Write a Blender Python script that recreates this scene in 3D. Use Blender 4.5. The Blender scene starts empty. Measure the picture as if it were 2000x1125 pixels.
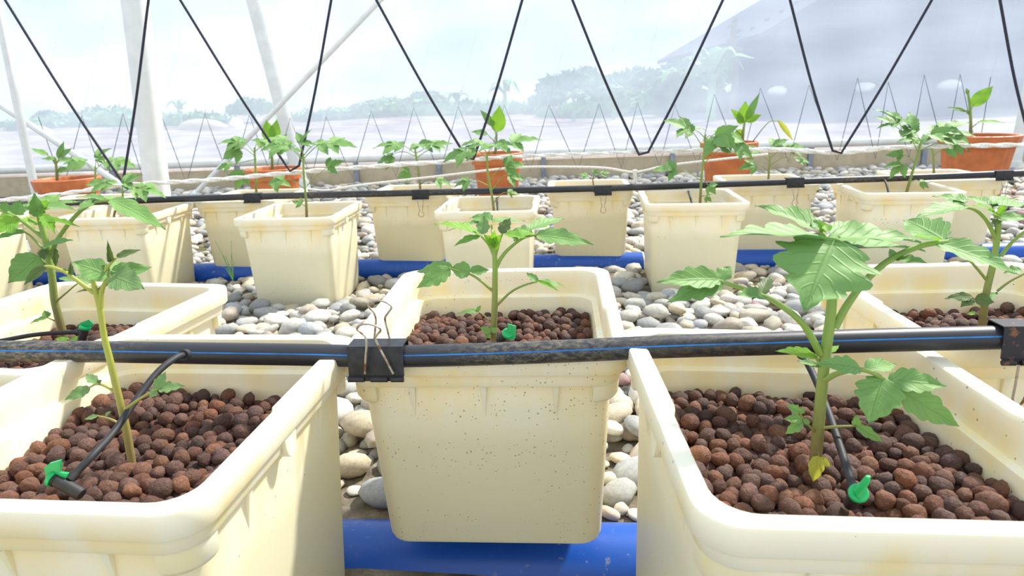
import bpy, math, random
import numpy as np
from mathutils import Vector, Matrix
from mathutils.bvhtree import BVHTree

random.seed(7)
RNG = np.random.default_rng(11)
scene = bpy.context.scene
COL = scene.collection

# ------------------------------------------------------------------ camera
FPX, PITCH, ROLL, CAMZ = 1289.16, .2755, .0327, .60
_cp, _sp = math.cos(PITCH), math.sin(PITCH)
_c, _s = math.cos(ROLL), math.sin(ROLL)
FW = np.array([0, _cp, -_sp])
_RT, _UP = np.array([1., 0, 0]), np.array([0, _sp, _cp])
RT = _c * _RT - _s * _UP
UP = _s * _RT + _c * _UP
CAM = np.array([0, 0, CAMZ])
cd = bpy.data.cameras.new('camera')
cd.sensor_width = 36.0
cd.lens = FPX / 2000 * 36
cd.clip_start = .02
cd.clip_end = 400
cd.dof.use_dof = True
cd.dof.focus_distance = .78
cd.dof.aperture_fstop = 13
cam = bpy.data.objects.new('camera', cd)
COL.objects.link(cam)
cam.matrix_world = Matrix(((RT[0], UP[0], -FW[0], 0), (RT[1], UP[1], -FW[1], 0), (RT[2], UP[2], -FW[2], CAMZ), (0, 0, 0, 1)))
scene.camera = cam

# ------------------------------------------------------------------ light
SUN_DIR = Vector((.54, .44, .80)).normalized()      # towards the sun
sd = bpy.data.lights.new('sun', 'SUN')
sd.energy = 3.6
sd.angle = math.radians(4)
sd.color = (1, .95, .87)
sun = bpy.data.objects.new('sun', sd)
COL.objects.link(sun)
sun.rotation_euler = SUN_DIR.to_track_quat('Z', 'Y').to_euler()

world = bpy.data.worlds.new('sky')
scene.world = world
world.use_nodes = True
wn = world.node_tree.nodes
wl = world.node_tree.links
wn.clear()
w_out = wn.new('ShaderNodeOutputWorld')
w_bg = wn.new('ShaderNodeBackground')
w_tc = wn.new('ShaderNodeTexCoord')
w_mp = wn.new('ShaderNodeMapping')
w_mp.inputs['Scale'].default_value = (1, 1, 3.5)
w_nz = wn.new('ShaderNodeTexNoise')
w_nz.inputs['Scale'].default_value = 2.6
w_nz.inputs['Detail'].default_value = 5
w_rp = wn.new('ShaderNodeValToRGB')
w_rp.color_ramp.elements[0].position = .40
w_rp.color_ramp.elements[0].color = (.56, .74, 1, 1)
w_rp.color_ramp.elements[1].position = .66
w_rp.color_ramp.elements[1].color = (1, 1, 1, 1)
w_bg.inputs['Strength'].default_value = .72
wl.new(w_tc.outputs['Generated'], w_mp.inputs['Vector'])
wl.new(w_mp.outputs['Vector'], w_nz.inputs['Vector'])
wl.new(w_nz.outputs['Fac'], w_rp.inputs['Fac'])
wl.new(w_rp.outputs['Color'], w_bg.inputs['Color'])
wl.new(w_bg.outputs['Background'], w_out.inputs['Surface'])

vs = scene.view_settings
vs.view_transform = 'Standard'
vs.look = 'None'
vs.gamma = 1
vs.use_curve_mapping = False
vs.exposure = 0.86

# ------------------------------------------------------------------ helpers
def ray(px, py):
    return FW + RT * ((px - 1000) / FPX) + UP * ((562.5 - py) / FPX)

def onY(px, py, Y, k=0.0):
    """point of the pixel's ray on the upright plane y = Y + k*x"""
    d = ray(px, py)
    t = Y / (d[1] - k * d[0])
    return CAM + d * t

def onZ(px, py, z):
    d = ray(px, py)
    return CAM + d * ((z - CAMZ) / d[2])

def project(P):
    v = np.atleast_2d(P) - CAM
    z = v @ FW
    return np.stack([1000 + FPX * (v @ RT) / z, 562.5 - FPX * (v @ UP) / z, z], -1)

def lin(r, g, b):
    f = lambda c: (c / 12.92 if c <= .04045 else ((c + .055) / 1.055) ** 2.4)
    return (f(r / 255), f(g / 255), f(b / 255), 1)

class MB:
    """collects geometry, then becomes ONE mesh object"""
    def __init__(s):
        s.v = []; s.f = []; s.n = 0; s.uv = []
    def add(s, V, F, uv=None):
        V = [tuple(map(float, p)) for p in V]
        s.v += V
        s.f += [tuple(i + s.n for i in f) for f in F]
        s.uv += list(uv) if uv is not None else [(0, 0)] * len(V)
        s.n += len(V)
        return s
    def box(s, lo, hi):
        x0, y0, z0 = lo; x1, y1, z1 = hi
        return s.add([(x0, y0, z0), (x1, y0, z0), (x1, y1, z0), (x0, y1, z0), (x0, y0, z1), (x1, y0, z1), (x1, y1, z1), (x0, y1, z1)],
                     [(0, 3, 2, 1), (4, 5, 6, 7), (0, 1, 5, 4), (1, 2, 6, 5), (2, 3, 7, 6), (3, 0, 4, 7)])
    def tube(s, pts, rad, seg=10, caps=True):
        pts = [np.asarray(p, float) for p in pts]
        n = len(pts)
        rad = [rad] * n if np.isscalar(rad) else list(rad)
        V = []; F = []
        t0 = pts[1] - pts[0]; t0 /= np.linalg.norm(t0)
        a = np.array([0, 0, 1.]) if abs(t0[2]) < .9 else np.array([1., 0, 0])
        u = np.cross(t0, a); u /= np.linalg.norm(u)
        for i in range(n):
            t = pts[min(i + 1, n - 1)] - pts[max(i - 1, 0)]
            t = t / (np.linalg.norm(t) + 1e-12)
            u = u - t * (u @ t); u /= np.linalg.norm(u)
            w = np.cross(t, u)
            for k in range(seg):
                an = 2 * math.pi * k / seg
                V.append(pts[i] + rad[i] * (math.cos(an) * u + math.sin(an) * w))
        for i in range(n - 1):
            for k in range(seg):
                k2 = (k + 1) % seg
                F.append((i * seg + k, i * seg + k2, (i + 1) * seg + k2, (i + 1) * seg + k))
        if caps:
            F.append(tuple(range(seg))[::-1])
            F.append(tuple((n - 1) * seg + k for k in range(seg)))
        return s.add(V, F)
    def lathe(s, prof, seg=24, center=(0, 0, 0), mod=None, close=False):
        V = []; F = []
        m = len(prof)
        for i, (r, z) in enumerate(prof):
            for k in range(seg):
                an = 2 * math.pi * k / seg
                rr = r * (mod(an, i) if mod else 1)
                V.append((center[0] + rr * math.cos(an), center[1] + rr * math.sin(an), center[2] + z))
        for i in range(m - 1):
            for k in range(seg):
                k2 = (k + 1) % seg
                F.append((i * seg + k, i * seg + k2, (i + 1) * seg + k2, (i + 1) * seg + k))
        if close:
            F.append(tuple(range(seg))[::-1]); F.append(tuple((m - 1) * seg + k for k in range(seg)))
        return s.add(V, F)
    def mesh(s, name, mat, smooth=True, sharp=35, off=None, uv=False):
        me = bpy.data.meshes.new(name)
        V = np.array(s.v)
        if off is not None: V = V - np.asarray(off)
        me.from_pydata(V.tolist(), [], s.f)
        if uv:
            ul = me.uv_layers.new(name='UVMap')
            for lp in me.loops: ul.data[lp.index].uv = s.uv[lp.vertex_index]
        if smooth:
            me.polygons.foreach_set('use_smooth', [True] * len(me.polygons))
            if sharp: me.set_sharp_from_angle(angle=math.radians(sharp))
        if mat: me.materials.append(mat)
        me.update()
        return me
    def build(s, name, mat, parent=None, **kw):
        return link(name, s.mesh(name, mat, **kw), parent)

def link(name, data, parent=None, loc=None):
    o = bpy.data.objects.new(name, data)
    COL.objects.link(o)
    if parent: o.parent = parent
    if loc is not None: o.location = [float(c) for c in loc]
    return o

def tag(o, label=None, cat=None, group=None, kind=None):
    if label: o['label'] = label
    if cat: o['category'] = cat
    if group: o['group'] = group
    if kind: o['kind'] = kind
    return o

def empty(name, loc=(0, 0, 0), rz=0):
    o = link(name, None, None, loc)
    o.empty_display_size = .03
    o.rotation_euler = (0, 0, rz)
    return o

def spline(pts, n=8):
    """catmull-rom through the points"""
    P = [np.asarray(p, float) for p in pts]
    if len(P) < 3: 
        return [P[0] + (P[-1] - P[0]) * i / n for i in range(n + 1)]
    Q = [2 * P[0] - P[1]] + P + [2 * P[-1] - P[-2]]
    out = []
    for i in range(1, len(Q) - 2):
        a, b, c, d = Q[i - 1:i + 3]
        for k in range(n):
            t = k / n
            out.append(.5 * (2 * b + (c - a) * t + (2 * a - 5 * b + 4 * c - d) * t * t + (3 * b - a - 3 * c + d) * t ** 3))
    out.append(P[-1])
    return out

# ------------------------------------------------------------------ materials
def new_mat(name):
    m = bpy.data.materials.new(name)
    m.use_nodes = True
    nt = m.node_tree
    b = nt.nodes['Principled BSDF']
    return m, nt.nodes, nt.links, b

def ramp(nodes, stops):
    r = nodes.new('ShaderNodeValToRGB')
    e = r.color_ramp.elements
    while len(e) < len(stops): e.new(.5)
    for i, (p, c) in enumerate(stops):
        e[i].position = p; e[i].color = c
    return r

def noise(nodes, links, scale, detail=4, vec=None, rough=.5):
    n = nodes.new('ShaderNodeTexNoise')
    n.inputs['Scale'].default_value = scale
    n.inputs['Detail'].default_value = detail
    n.inputs['Roughness'].default_value = rough
    if vec is not None: links.new(vec, n.inputs['Vector'])
    return n

def mixc(nodes, links, fac, a, b, blend='MIX'):
    m = nodes.new('ShaderNodeMix')
    m.data_type = 'RGBA'; m.blend_type = blend
    for sock, val in ((m.inputs[0], fac), (m.inputs[6], a), (m.inputs[7], b)):
        if isinstance(val, (int, float)): sock.default_value = val
        elif isinstance(val, tuple): sock.default_value = val
        else: links.new(val, sock)
    return m.outputs[2]

def bump(nodes, links, b, h, strength=.3, dist=.002):
    bp = nodes.new('ShaderNodeBump')
    bp.inputs['Strength'].default_value = strength
    bp.inputs['Distance'].default_value = dist
    links.new(h, bp.inputs['Height'])
    links.new(bp.outputs['Normal'], b.inputs['Normal'])

def plain(name, col, rough=.5, metal=0, nscale=0, namt=.15, bumpd=0):
    m, n, l, b = new_mat(name)
    b.inputs['Roughness'].default_value = rough
    b.inputs['Metallic'].default_value = metal
    tc = n.new('ShaderNodeTexCoord')
    nz = noise(n, l, nscale or 40, 4, tc.outputs['Object'])
    dk = tuple(c * (1 - namt) for c in col[:3]) + (1,)
    lt = tuple(min(1, c * (1 + namt)) for c in col[:3]) + (1,)
    r = ramp(n, [(.35, dk), (.65, lt)])
    l.new(nz.outputs['Fac'], r.inputs['Fac'])
    l.new(r.outputs['Color'], b.inputs['Base Color'])
    if bumpd: bump(n, l, b, nz.outputs['Fac'], .5, bumpd)
    return m

# cream tub plastic: see-through glow painted yellow under the lip, specks of dirt, faint grey film low down
def tub_material(name, specks):
    m, n, l, b = new_mat(name)
    tc = n.new('ShaderNodeTexCoord')
    oi = n.new('ShaderNodeObjectInfo')
    ad = n.new('ShaderNodeVectorMath'); ad.operation = 'ADD'
    l.new(tc.outputs['Object'], ad.inputs[0])
    cx = n.new('ShaderNodeCombineXYZ')
    mu = n.new('ShaderNodeMath'); mu.operation = 'MULTIPLY'; mu.inputs[1].default_value = 37
    l.new(oi.outputs['Random'], mu.inputs[0]); l.new(mu.outputs[0], cx.inputs[0])
    l.new(cx.outputs[0], ad.inputs[1])
    vec = ad.outputs[0]
    sep = n.new('ShaderNodeSeparateXYZ'); l.new(tc.outputs['Object'], sep.inputs[0])
    base = lin(251, 241, 212)
    # yellow streaks below the collar: light through the plastic, put into the colour
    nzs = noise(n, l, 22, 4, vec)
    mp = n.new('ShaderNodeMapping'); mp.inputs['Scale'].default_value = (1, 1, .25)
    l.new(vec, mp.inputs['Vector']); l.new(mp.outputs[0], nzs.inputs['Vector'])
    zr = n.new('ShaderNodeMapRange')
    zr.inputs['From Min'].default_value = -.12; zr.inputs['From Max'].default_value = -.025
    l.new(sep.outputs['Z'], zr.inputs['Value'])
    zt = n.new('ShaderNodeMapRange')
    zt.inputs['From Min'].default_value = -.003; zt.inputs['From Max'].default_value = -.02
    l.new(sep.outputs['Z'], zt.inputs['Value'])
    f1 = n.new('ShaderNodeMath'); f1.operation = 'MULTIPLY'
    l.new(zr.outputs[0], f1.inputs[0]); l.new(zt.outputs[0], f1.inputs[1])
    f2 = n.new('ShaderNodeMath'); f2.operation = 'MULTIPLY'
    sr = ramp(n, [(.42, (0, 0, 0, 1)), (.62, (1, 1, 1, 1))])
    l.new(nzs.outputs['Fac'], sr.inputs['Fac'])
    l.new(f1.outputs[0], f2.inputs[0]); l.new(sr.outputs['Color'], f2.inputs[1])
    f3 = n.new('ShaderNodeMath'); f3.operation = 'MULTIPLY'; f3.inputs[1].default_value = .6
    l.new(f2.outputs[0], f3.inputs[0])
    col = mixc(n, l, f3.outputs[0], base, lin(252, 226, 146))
    # damp, greyer wall below the water line
    wn_ = noise(n, l, 9, 3, vec)
    wz = n.new('ShaderNodeMath'); wz.operation = 'MULTIPLY_ADD'; wz.inputs[1].default_value = .05
    l.new(wn_.outputs['Fac'], wz.inputs[0]); l.new(sep.outputs['Z'], wz.inputs[2])
    wr = n.new('ShaderNodeMapRange')
    wr.inputs['From Min'].default_value = -.055; wr.inputs['From Max'].default_value = -.085
    wr.inputs['To Max'].default_value = .55
    l.new(wz.outputs[0], wr.inputs['Value'])
    col = mixc(n, l, wr.outputs[0], col, lin(228, 218, 176))
    # specks
    vo = n.new('ShaderNodeTexVoronoi'); vo.inputs['Scale'].default_value = 230 if specks else 150
    vo.inputs['Randomness'].default_value = 1
    l.new(vec, vo.inputs['Vector'])
    big = noise(n, l, 7, 2, vec)
    th = n.new('ShaderNodeMath'); th.operation = 'MULTIPLY_ADD'; th.inputs[1].default_value = .58 if specks else .46; th.inputs[2].default_value = -.10 if specks else -.075
    l.new(big.outputs['Fac'], th.inputs[0])
    vcol = n.new('ShaderNodeSeparateColor'); l.new(vo.outputs['Color'], vcol.inputs[0])
    th2 = n.new('ShaderNodeMath'); th2.operation = 'MULTIPLY'
    l.new(th.outputs[0], th2.inputs[0]); l.new(vcol.outputs[0], th2.inputs[1])
    lt = n.new('ShaderNodeMath'); lt.operation = 'LESS_THAN'
    l.new(vo.outputs['Distance'], lt.inputs[0]); l.new(th2.outputs[0], lt.inputs[1])
    gt = n.new('ShaderNodeMath'); gt.operation = 'GREATER_THAN'; gt.inputs[1].default_value = .30 if specks else .80
    l.new(vcol.outputs[1], gt.inputs[0])
    sp = n.new('ShaderNodeMath'); sp.operation = 'MULTIPLY'
    l.new(lt.outputs[0], sp.inputs[0]); l.new(gt.outputs[0], sp.inputs[1])
    sp2 = n.new('ShaderNodeMath'); sp2.operation = 'MULTIPLY'; sp2.inputs[1].default_value = .6
    l.new(sp.outputs[0], sp2.inputs[0])
    col = mixc(n, l, sp2.outputs[0], col, lin(120, 100, 60))
    l.new(col, b.inputs['Base Color'])
    b.inputs['Roughness'].default_value = .42
    b.inputs['Subsurface Weight'].default_value = .25
    b.inputs['Subsurface Radius'].default_value = (.03, .02, .008)
    b.inputs['Subsurface Scale'].default_value = .4
    return m

M = {}
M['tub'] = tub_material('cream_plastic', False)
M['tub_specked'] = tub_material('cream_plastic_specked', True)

def leaf_material(name, top, under, trans, amount=.42):
    m, n, l, b = new_mat(name)
    uv = n.new('ShaderNodeUVMap'); uv.uv_map = 'UVMap'
    sx = n.new('ShaderNodeSeparateXYZ'); l.new(uv.outputs[0], sx.inputs[0])
    a = n.new('ShaderNodeMath'); a.operation = 'SUBTRACT'; a.inputs[1].default_value = .5
    l.new(sx.outputs[0], a.inputs[0])
    ab = n.new('ShaderNodeMath'); ab.operation = 'ABSOLUTE'; l.new(a.outputs[0], ab.inputs[0])
    mid = n.new('ShaderNodeMapRange'); mid.inputs['From Min'].default_value = .045; mid.inputs['From Max'].default_value = .015
    l.new(ab.outputs[0], mid.inputs['Value'])
    # side veins: stripes along (v - k|u|)
    sv = n.new('ShaderNodeMath'); sv.operation = 'MULTIPLY_ADD'; sv.inputs[1].default_value = -.55
    l.new(ab.outputs[0], sv.inputs[0]); l.new(sx.outputs[1], sv.inputs[2])
    fr = n.new('ShaderNodeMath'); fr.operation = 'MULTIPLY'; fr.inputs[1].default_value = 7
    l.new(sv.outputs[0], fr.inputs[0])
    fc = n.new('ShaderNodeMath'); fc.operation = 'FRACT'; l.new(fr.outputs[0], fc.inputs[0])
    c5 = n.new('ShaderNodeMath'); c5.operation = 'SUBTRACT'; c5.inputs[1].default_value = .5; l.new(fc.outputs[0], c5.inputs[0])
    c6 = n.new('ShaderNodeMath'); c6.operation = 'ABSOLUTE'; l.new(c5.outputs[0], c6.inputs[0])
    vr = n.new('ShaderNodeMapRange'); vr.inputs['From Min'].default_value = .12; vr.inputs['From Max'].default_value = .02; vr.inputs['To Max'].default_value = .45
    l.new(c6.outputs[0], vr.inputs['Value'])
    mx = n.new('ShaderNodeMath'); mx.operation = 'MAXIMUM'
    l.new(mid.outputs[0], mx.inputs[0]); l.new(vr.outputs[0], mx.inputs[1])
    tc = n.new('ShaderNodeTexCoord')
    nz = noise(n, l, 55, 4, tc.outputs['Object'])
    dk = tuple(c * .72 for c in top[:3]) + (1,)
    lt = tuple(min(1, c * 1.22) for c in top[:3]) + (1,)
    r = ramp(n, [(.3, dk), (.7, lt)]); l.new(nz.outputs['Fac'], r.inputs['Fac'])
    veincol = tuple(min(1, c * 1.5 + .05) for c in top[:3]) + (1,)
    mf = n.new('ShaderNodeMath'); mf.operation = 'MULTIPLY'; mf.inputs[1].default_value = .6; l.new(mx.outputs[0], mf.inputs[0])
    tcol = mixc(n, l, mf.outputs[0], r.outputs['Color'], veincol)
    ge = n.new('ShaderNodeNewGeometry')
    col = mixc(n, l, ge.outputs['Backfacing'], tcol, under)
    l.new(col, b.inputs['Base Color'])
    b.inputs['Roughness'].default_value = .55
    b.inputs['Specular IOR Level'].default_value = .35
    hh = n.new('ShaderNodeMath'); hh.operation = 'MULTIPLY_ADD'; hh.inputs[1].default_value = -1.0
    l.new(mx.outputs[0], hh.inputs[0]); l.new(nz.outputs['Fac'], hh.inputs[2])
    bump(n, l, b, hh.outputs[0], .55, .0012)
    tr = n.new('ShaderNodeBsdfTranslucent'); tr.inputs['Color'].default_value = trans
    ms = n.new('ShaderNodeMixShader'); ms.inputs[0].default_value = amount
    l.new(b.outputs[0], ms.inputs[1]); l.new(tr.outputs[0], ms.inputs[2])
    l.new(ms.outputs[0], n['Material Output'].inputs['Surface'])
    return m

M['leaf'] = leaf_material('tomato_leaf', lin(74, 112, 104), lin(118, 156, 84), lin(112, 172, 70), .15)
M['leaf_dark'] = leaf_material('tomato_leaf_dark', lin(64, 92, 72), lin(92, 112, 62), lin(100, 130, 40), .16)
M['leaf_pale'] = leaf_material('tomato_leaf_pale', lin(90, 124, 104), lin(120, 150, 90), lin(120, 170, 80), .16)
M['leaf_yellow'] = leaf_material('tomato_leaf_yellow', lin(190, 196, 84), lin(196, 200, 90), lin(200, 200, 60), .4)
M['leaf_bright'] = leaf_material('broad_leaf', lin(108, 156, 60), lin(120, 168, 62), lin(160, 212, 50), .36)

def stem_material(name, a, bcol):
    m, n, l, b = new_mat(name)
    tc = n.new('ShaderNodeTexCoord')
    sp = n.new('ShaderNodeSeparateXYZ'); l.new(tc.outputs['Object'], sp.inputs[0])
    nz = noise(n, l, 90, 3, tc.outputs['Object'])
    ma = n.new('ShaderNodeMath'); ma.operation = 'MULTIPLY_ADD'; ma.inputs[1].default_value = .05
    l.new(nz.outputs['Fac'], ma.inputs[0]); l.new(sp.outputs['Z'], ma.inputs[2])
    r = n.new('ShaderNodeMapRange'); r.inputs['From Min'].default_value = .02; r.inputs['From Max'].default_value = .13
    l.new(ma.outputs[0], r.inputs['Value'])
    l.new(mixc(n, l, r.outputs[0], a, bcol), b.inputs['Base Color'])
    b.inputs['Roughness'].default_value = .5
    b.inputs['Subsurface Weight'].default_value = .15
    b.inputs['Subsurface Radius'].default_value = (.004, .006, .002)
    return m
M['stem'] = stem_material('tomato_stem', lin(122, 104, 70), lin(132, 160, 70))
M['stem_yellow'] = stem_material('yellowing_stem', lin(136, 118, 78), lin(164, 168, 66))

def black_pipe():
    m, n, l, b = new_mat('black_polyethylene')
    tc = n.new('ShaderNodeTexCoord')
    mp = n.new('ShaderNodeMapping'); mp.inputs['Scale'].default_value = (.45, 1, 1); l.new(tc.outputs['Object'], mp.inputs['Vector'])
    n1 = noise(n, l, 5.5, 2, mp.outputs[0])
    n2 = noise(n, l, 260, 6, mp.outputs[0], .75)
    r1 = ramp(n, [(.50, (0, 0, 0, 1)), (.72, (1, 1, 1, 1))]); l.new(n1.outputs['Fac'], r1.inputs['Fac'])
    r2 = ramp(n, [(.44, (0, 0, 0, 1)), (.74, (1, 1, 1, 1))]); l.new(n2.outputs['Fac'], r2.inputs['Fac'])
    mu = n.new('ShaderNodeMath'); mu.operation = 'MULTIPLY'; l.new(r1.outputs[0], mu.inputs[0]); l.new(r2.outputs[0], mu.inputs[1])
    mu2 = n.new('ShaderNodeMath'); mu2.operation = 'MULTIPLY'; mu2.inputs[1].default_value = .75; l.new(mu.outputs[0], mu2.inputs[0])
    l.new(mixc(n, l, mu2.outputs[0], lin(44, 45, 49), lin(170, 155, 125)), b.inputs['Base Color'])
    b.inputs['Roughness'].default_value = .42
    bump(n, l, b, n2.outputs['Fac'], .15, .0006)
    return m
M['black'] = black_pipe()
M['rubber'] = plain('black_tubing', lin(38, 38, 41), .6, 0, 120, .25)
M['stripe'] = plain('blue_stripe', lin(40, 120, 190), .45, 0, 60, .2)

def blue_pipe():
    m, n, l, b = new_mat('blue_pvc')
    tc = n.new('ShaderNodeTexCoord')
    n1 = noise(n, l, 70, 5, tc.outputs['Object'], .65)
    n2 = noise(n, l, 9, 2, tc.outputs['Object'])
    r1 = ramp(n, [(.60, (0, 0, 0, 1)), (.66, (1, 1, 1, 1))]); l.new(n1.outputs['Fac'], r1.inputs['Fac'])
    r2 = ramp(n, [(.45, (.05, .05, .05, 1)), (.65, (1, 1, 1, 1))]); l.new(n2.outputs['Fac'], r2.inputs['Fac'])
    mu = n.new('ShaderNodeMath'); mu.operation = 'MULTIPLY'; l.new(r1.outputs[0], mu.inputs[0]); l.new(r2.outputs[0], mu.inputs[1])
    mu2 = n.new('ShaderNodeMath'); mu2.operation = 'MULTIPLY'; mu2.inputs[1].default_value = .55; l.new(mu.outputs[0], mu2.inputs[0])
    l.new(mixc(n, l, mu2.outputs[0], lin(16, 80, 176), lin(150, 150, 150)), b.inputs['Base Color'])
    b.inputs['Roughness'].default_value = .35
    return m
M['blue'] = blue_pipe()
M['green'] = plain('green_plastic', lin(10, 168, 96), .35, 0, 80, .12)
M['clip'] = plain('black_clip_steel', lin(46, 44, 42), .38, .3, 90, .35)

def rust(name, base, amt):
    m, n, l, b = new_mat(name)
    tc = n.new('ShaderNodeTexCoord')
    n1 = noise(n, l, 120, 4, tc.outputs['Object'])
    r = ramp(n, [(amt, base), (amt + .12, lin(128, 84, 52))]); l.new(n1.outputs['Fac'], r.inputs['Fac'])
    l.new(r.outputs[0], b.inputs['Base Color'])
    b.inputs['Metallic'].default_value = .5; b.inputs['Roughness'].default_value = .42
    return m
M['wire'] = rust('rusted_wire', lin(182, 170, 150), .50)
M['clip_rust'] = rust('rusted_clip', lin(52, 48, 48), .56)
M['white_pole'] = plain('white_painted_steel', lin(235, 235, 228), .4, 0, 14, .05)
M['rope'] = plain('white_rope', lin(238, 234, 224), .8, 0, 200, .15, .001)
M['cord'] = plain('dark_cord', lin(46, 46, 58), .8, 0, 300, .3, .0008)
M['cord_thin'] = plain('thin_grey_cord', lin(98, 104, 114), .8, 0, 300, .2)
M['thread'] = plain('pale_thread', lin(215, 220, 225), .8, 0, 300, .1)
M['board'] = plain('beige_fibre_board', lin(206, 190, 158), .7, 0, 18, .08)
M['stake'] = plain('galvanised_stake', lin(150, 158, 172), .4, .5, 30, .12)
M['pot'] = plain('terracotta_plastic', lin(198, 112, 60), .5, 0, 20, .14)
M['soil'] = plain('dark_soil', lin(84, 62, 46), .95, 0, 120, .4, .004)
M['clay_bed'] = plain('clay_dust_bed', lin(84, 52, 40), .95, 0, 160, .35, .004)

def grain_material(name, source, kind):
    """clay pellet / river pebble: tint per piece from the object colour or the colour attribute"""
    m, n, l, b = new_mat(name)
    if source == 'object':
        oi = n.new('ShaderNodeObjectInfo'); tint = oi.outputs['Color']; rnd = oi.outputs['Random']
    else:
        at = n.new('ShaderNodeVertexColor'); at.layer_name = 'Col'; tint = at.outputs['Color']
    tc = n.new('ShaderNodeTexCoord')
    if kind == 'clay':
        us = .008 if source == 'object' else 1      # single pellets are unit meshes scaled to size
        n1 = noise(n, l, 260 * us, 5, tc.outputs['Object'], .65)
        vo = n.new('ShaderNodeTexVoronoi'); vo.inputs['Scale'].default_value = 420 * us; l.new(tc.outputs['Object'], vo.inputs['Vector'])
        r = ramp(n, [(.3, (.62, .62, .62, 1)), (.7, (1.25, 1.2, 1.2, 1))]); l.new(n1.outputs['Fac'], r.inputs['Fac'])
        col = mixc(n, l, 1.0, tint, r.outputs[0], 'MULTIPLY')
        pit = ramp(n, [(.12, (.12, .1, .1, 1)), (.24, (1, 1, 1, 1))]); l.new(vo.outputs['Distance'], pit.inputs['Fac'])
        col = mixc(n, l, .8, col, mixc(n, l, 1.0, col, pit.outputs[0], 'MULTIPLY'))
        b.inputs['Roughness'].default_value = .72
        bump(n, l, b, n1.outputs['Fac'], 1.0, .0025)
    else:
        us = .026 if source == 'object' else 1
        n1 = noise(n, l, 110 * us, 6, tc.outputs['Object'], .7)
        n2 = noise(n, l, 40 * us, 3, tc.outputs['Object'])
        r = ramp(n, [(.3, (.74, .74, .74, 1)), (.7, (1.15, 1.14, 1.1, 1))]); l.new(n1.outputs['Fac'], r.inputs['Fac'])
        col = mixc(n, l, 1.0, tint, r.outputs[0], 'MULTIPLY')
        r2 = ramp(n, [(.58, (1, 1, 1, 1)), (.75, (.86, .82, .74, 1))]); l.new(n2.outputs['Fac'], r2.inputs['Fac'])
        col = mixc(n, l, 1.0, col, r2.outputs[0], 'MULTIPLY')
        b.inputs['Roughness'].default_value = .7
        bump(n, l, b, n1.outputs['Fac'], .25, .002)
    l.new(col, b.inputs['Base Color'])
    return m
for k in ('clay', 'pebble'):
    M[k + '_obj'] = grain_material(k + '_single', 'object', k)
    M[k + '_att'] = grain_material(k + '_mass', 'attr', k)

def ground_material():
    m, n, l, b = new_mat('mossy_ground')
    tc = n.new('ShaderNodeTexCoord')
    n1 = noise(n, l, 30, 6, tc.outputs['Object'], .65)
    n2 = noise(n, l, 5, 3, tc.outputs['Object'])
    r1 = ramp(n, [(.3, lin(70, 64, 52)), (.55, lin(120, 110, 92)), (.75, lin(160, 150, 130))]); l.new(n1.outputs['Fac'], r1.inputs['Fac'])
    r2 = ramp(n, [(.5, (0, 0, 0, 1)), (.62, (1, 1, 1, 1))]); l.new(n2.outputs['Fac'], r2.inputs['Fac'])
    mo = ramp(n, [(.35, lin(62, 60, 30)), (.65, lin(104, 98, 48))]); l.new(n1.outputs['Fac'], mo.inputs['Fac'])
    l.new(mixc(n, l, r2.outputs[0], r1.outputs[0], mo.outputs[0]), b.inputs['Base Color'])
    b.inputs['Roughness'].default_value = .9
    bump(n, l, b, n1.outputs['Fac'], .8, .01)
    return m
M['ground'] = ground_material()

def field_material():
    m, n, l, b = new_mat('ploughed_field')
    tc = n.new('ShaderNodeTexCoord')
    n1 = noise(n, l, .9, 7, tc.outputs['Object'], .7)
    r1 = ramp(n, [(.35, lin(112, 98, 92)), (.5, lin(150, 134, 124)), (.66, lin(196, 184, 172))]); l.new(n1.outputs['Fac'], r1.inputs['Fac'])
    l.new(r1.outputs[0], b.inputs['Base Color'])
    b.inputs['Roughness'].default_value = .95
    bump(n, l, b, n1.outputs['Fac'], .8, .3)
    return m
M['field'] = field_material()

def film_material():
    m, n, l, b = new_mat('greenhouse_film')
    b.inputs['Base Color'].default_value = lin(226, 236, 250)
    b.inputs['Roughness'].default_value = .6
    tr = n.new('ShaderNodeBsdfTransparent'); tr.inputs['Color'].default_value = (1, 1, 1, 1)
    tl = n.new('ShaderNodeBsdfTranslucent'); tl.inputs['Color'].default_value = lin(222, 234, 250)
    m1 = n.new('ShaderNodeMixShader'); m1.inputs[0].default_value = .55
    l.new(b.outputs[0], m1.inputs[1]); l.new(tl.outputs[0], m1.inputs[2])
    tc = n.new('ShaderNodeTexCoord')
    mp = n.new('ShaderNodeMapping'); mp.inputs['Scale'].default_value = (.5, 1, 3); l.new(tc.outputs['Object'], mp.inputs['Vector'])
    nz = noise(n, l, 3.0, 5, mp.outputs[0])
    mr = n.new('ShaderNodeMapRange'); mr.inputs['From Min'].default_value = .3; mr.inputs['From Max'].default_value = .7
    mr.inputs['To Min'].default_value = .60; mr.inputs['To Max'].default_value = .67
    l.new(nz.outputs['Fac'], mr.inputs['Value'])
    m2 = n.new('ShaderNodeMixShader')
    l.new(mr.outputs[0], m2.inputs[0]); l.new(tr.outputs[0], m2.inputs[1]); l.new(m1.outputs[0], m2.inputs[2])
    l.new(m2.outputs[0], n['Material Output'].inputs['Surface'])
    return m
M['film'] = film_material()
M['far_leaf'] = plain('far_foliage', lin(96, 150, 84), .8, 0, 2, .25)
M['far_leaf2'] = plain('far_palm_foliage', lin(122, 176, 92), .8, 0, 2, .22)
M['bark'] = plain('grey_bark', lin(120, 108, 92), .9, 0, 4, .25)
M['roof'] = plain('dark_roof_sheet', lin(70, 78, 92), .8, 0, 2, .15)
M['shed'] = plain('shed_wall_boards', lin(66, 76, 92), .9, 0, 1.5, .25)
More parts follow.
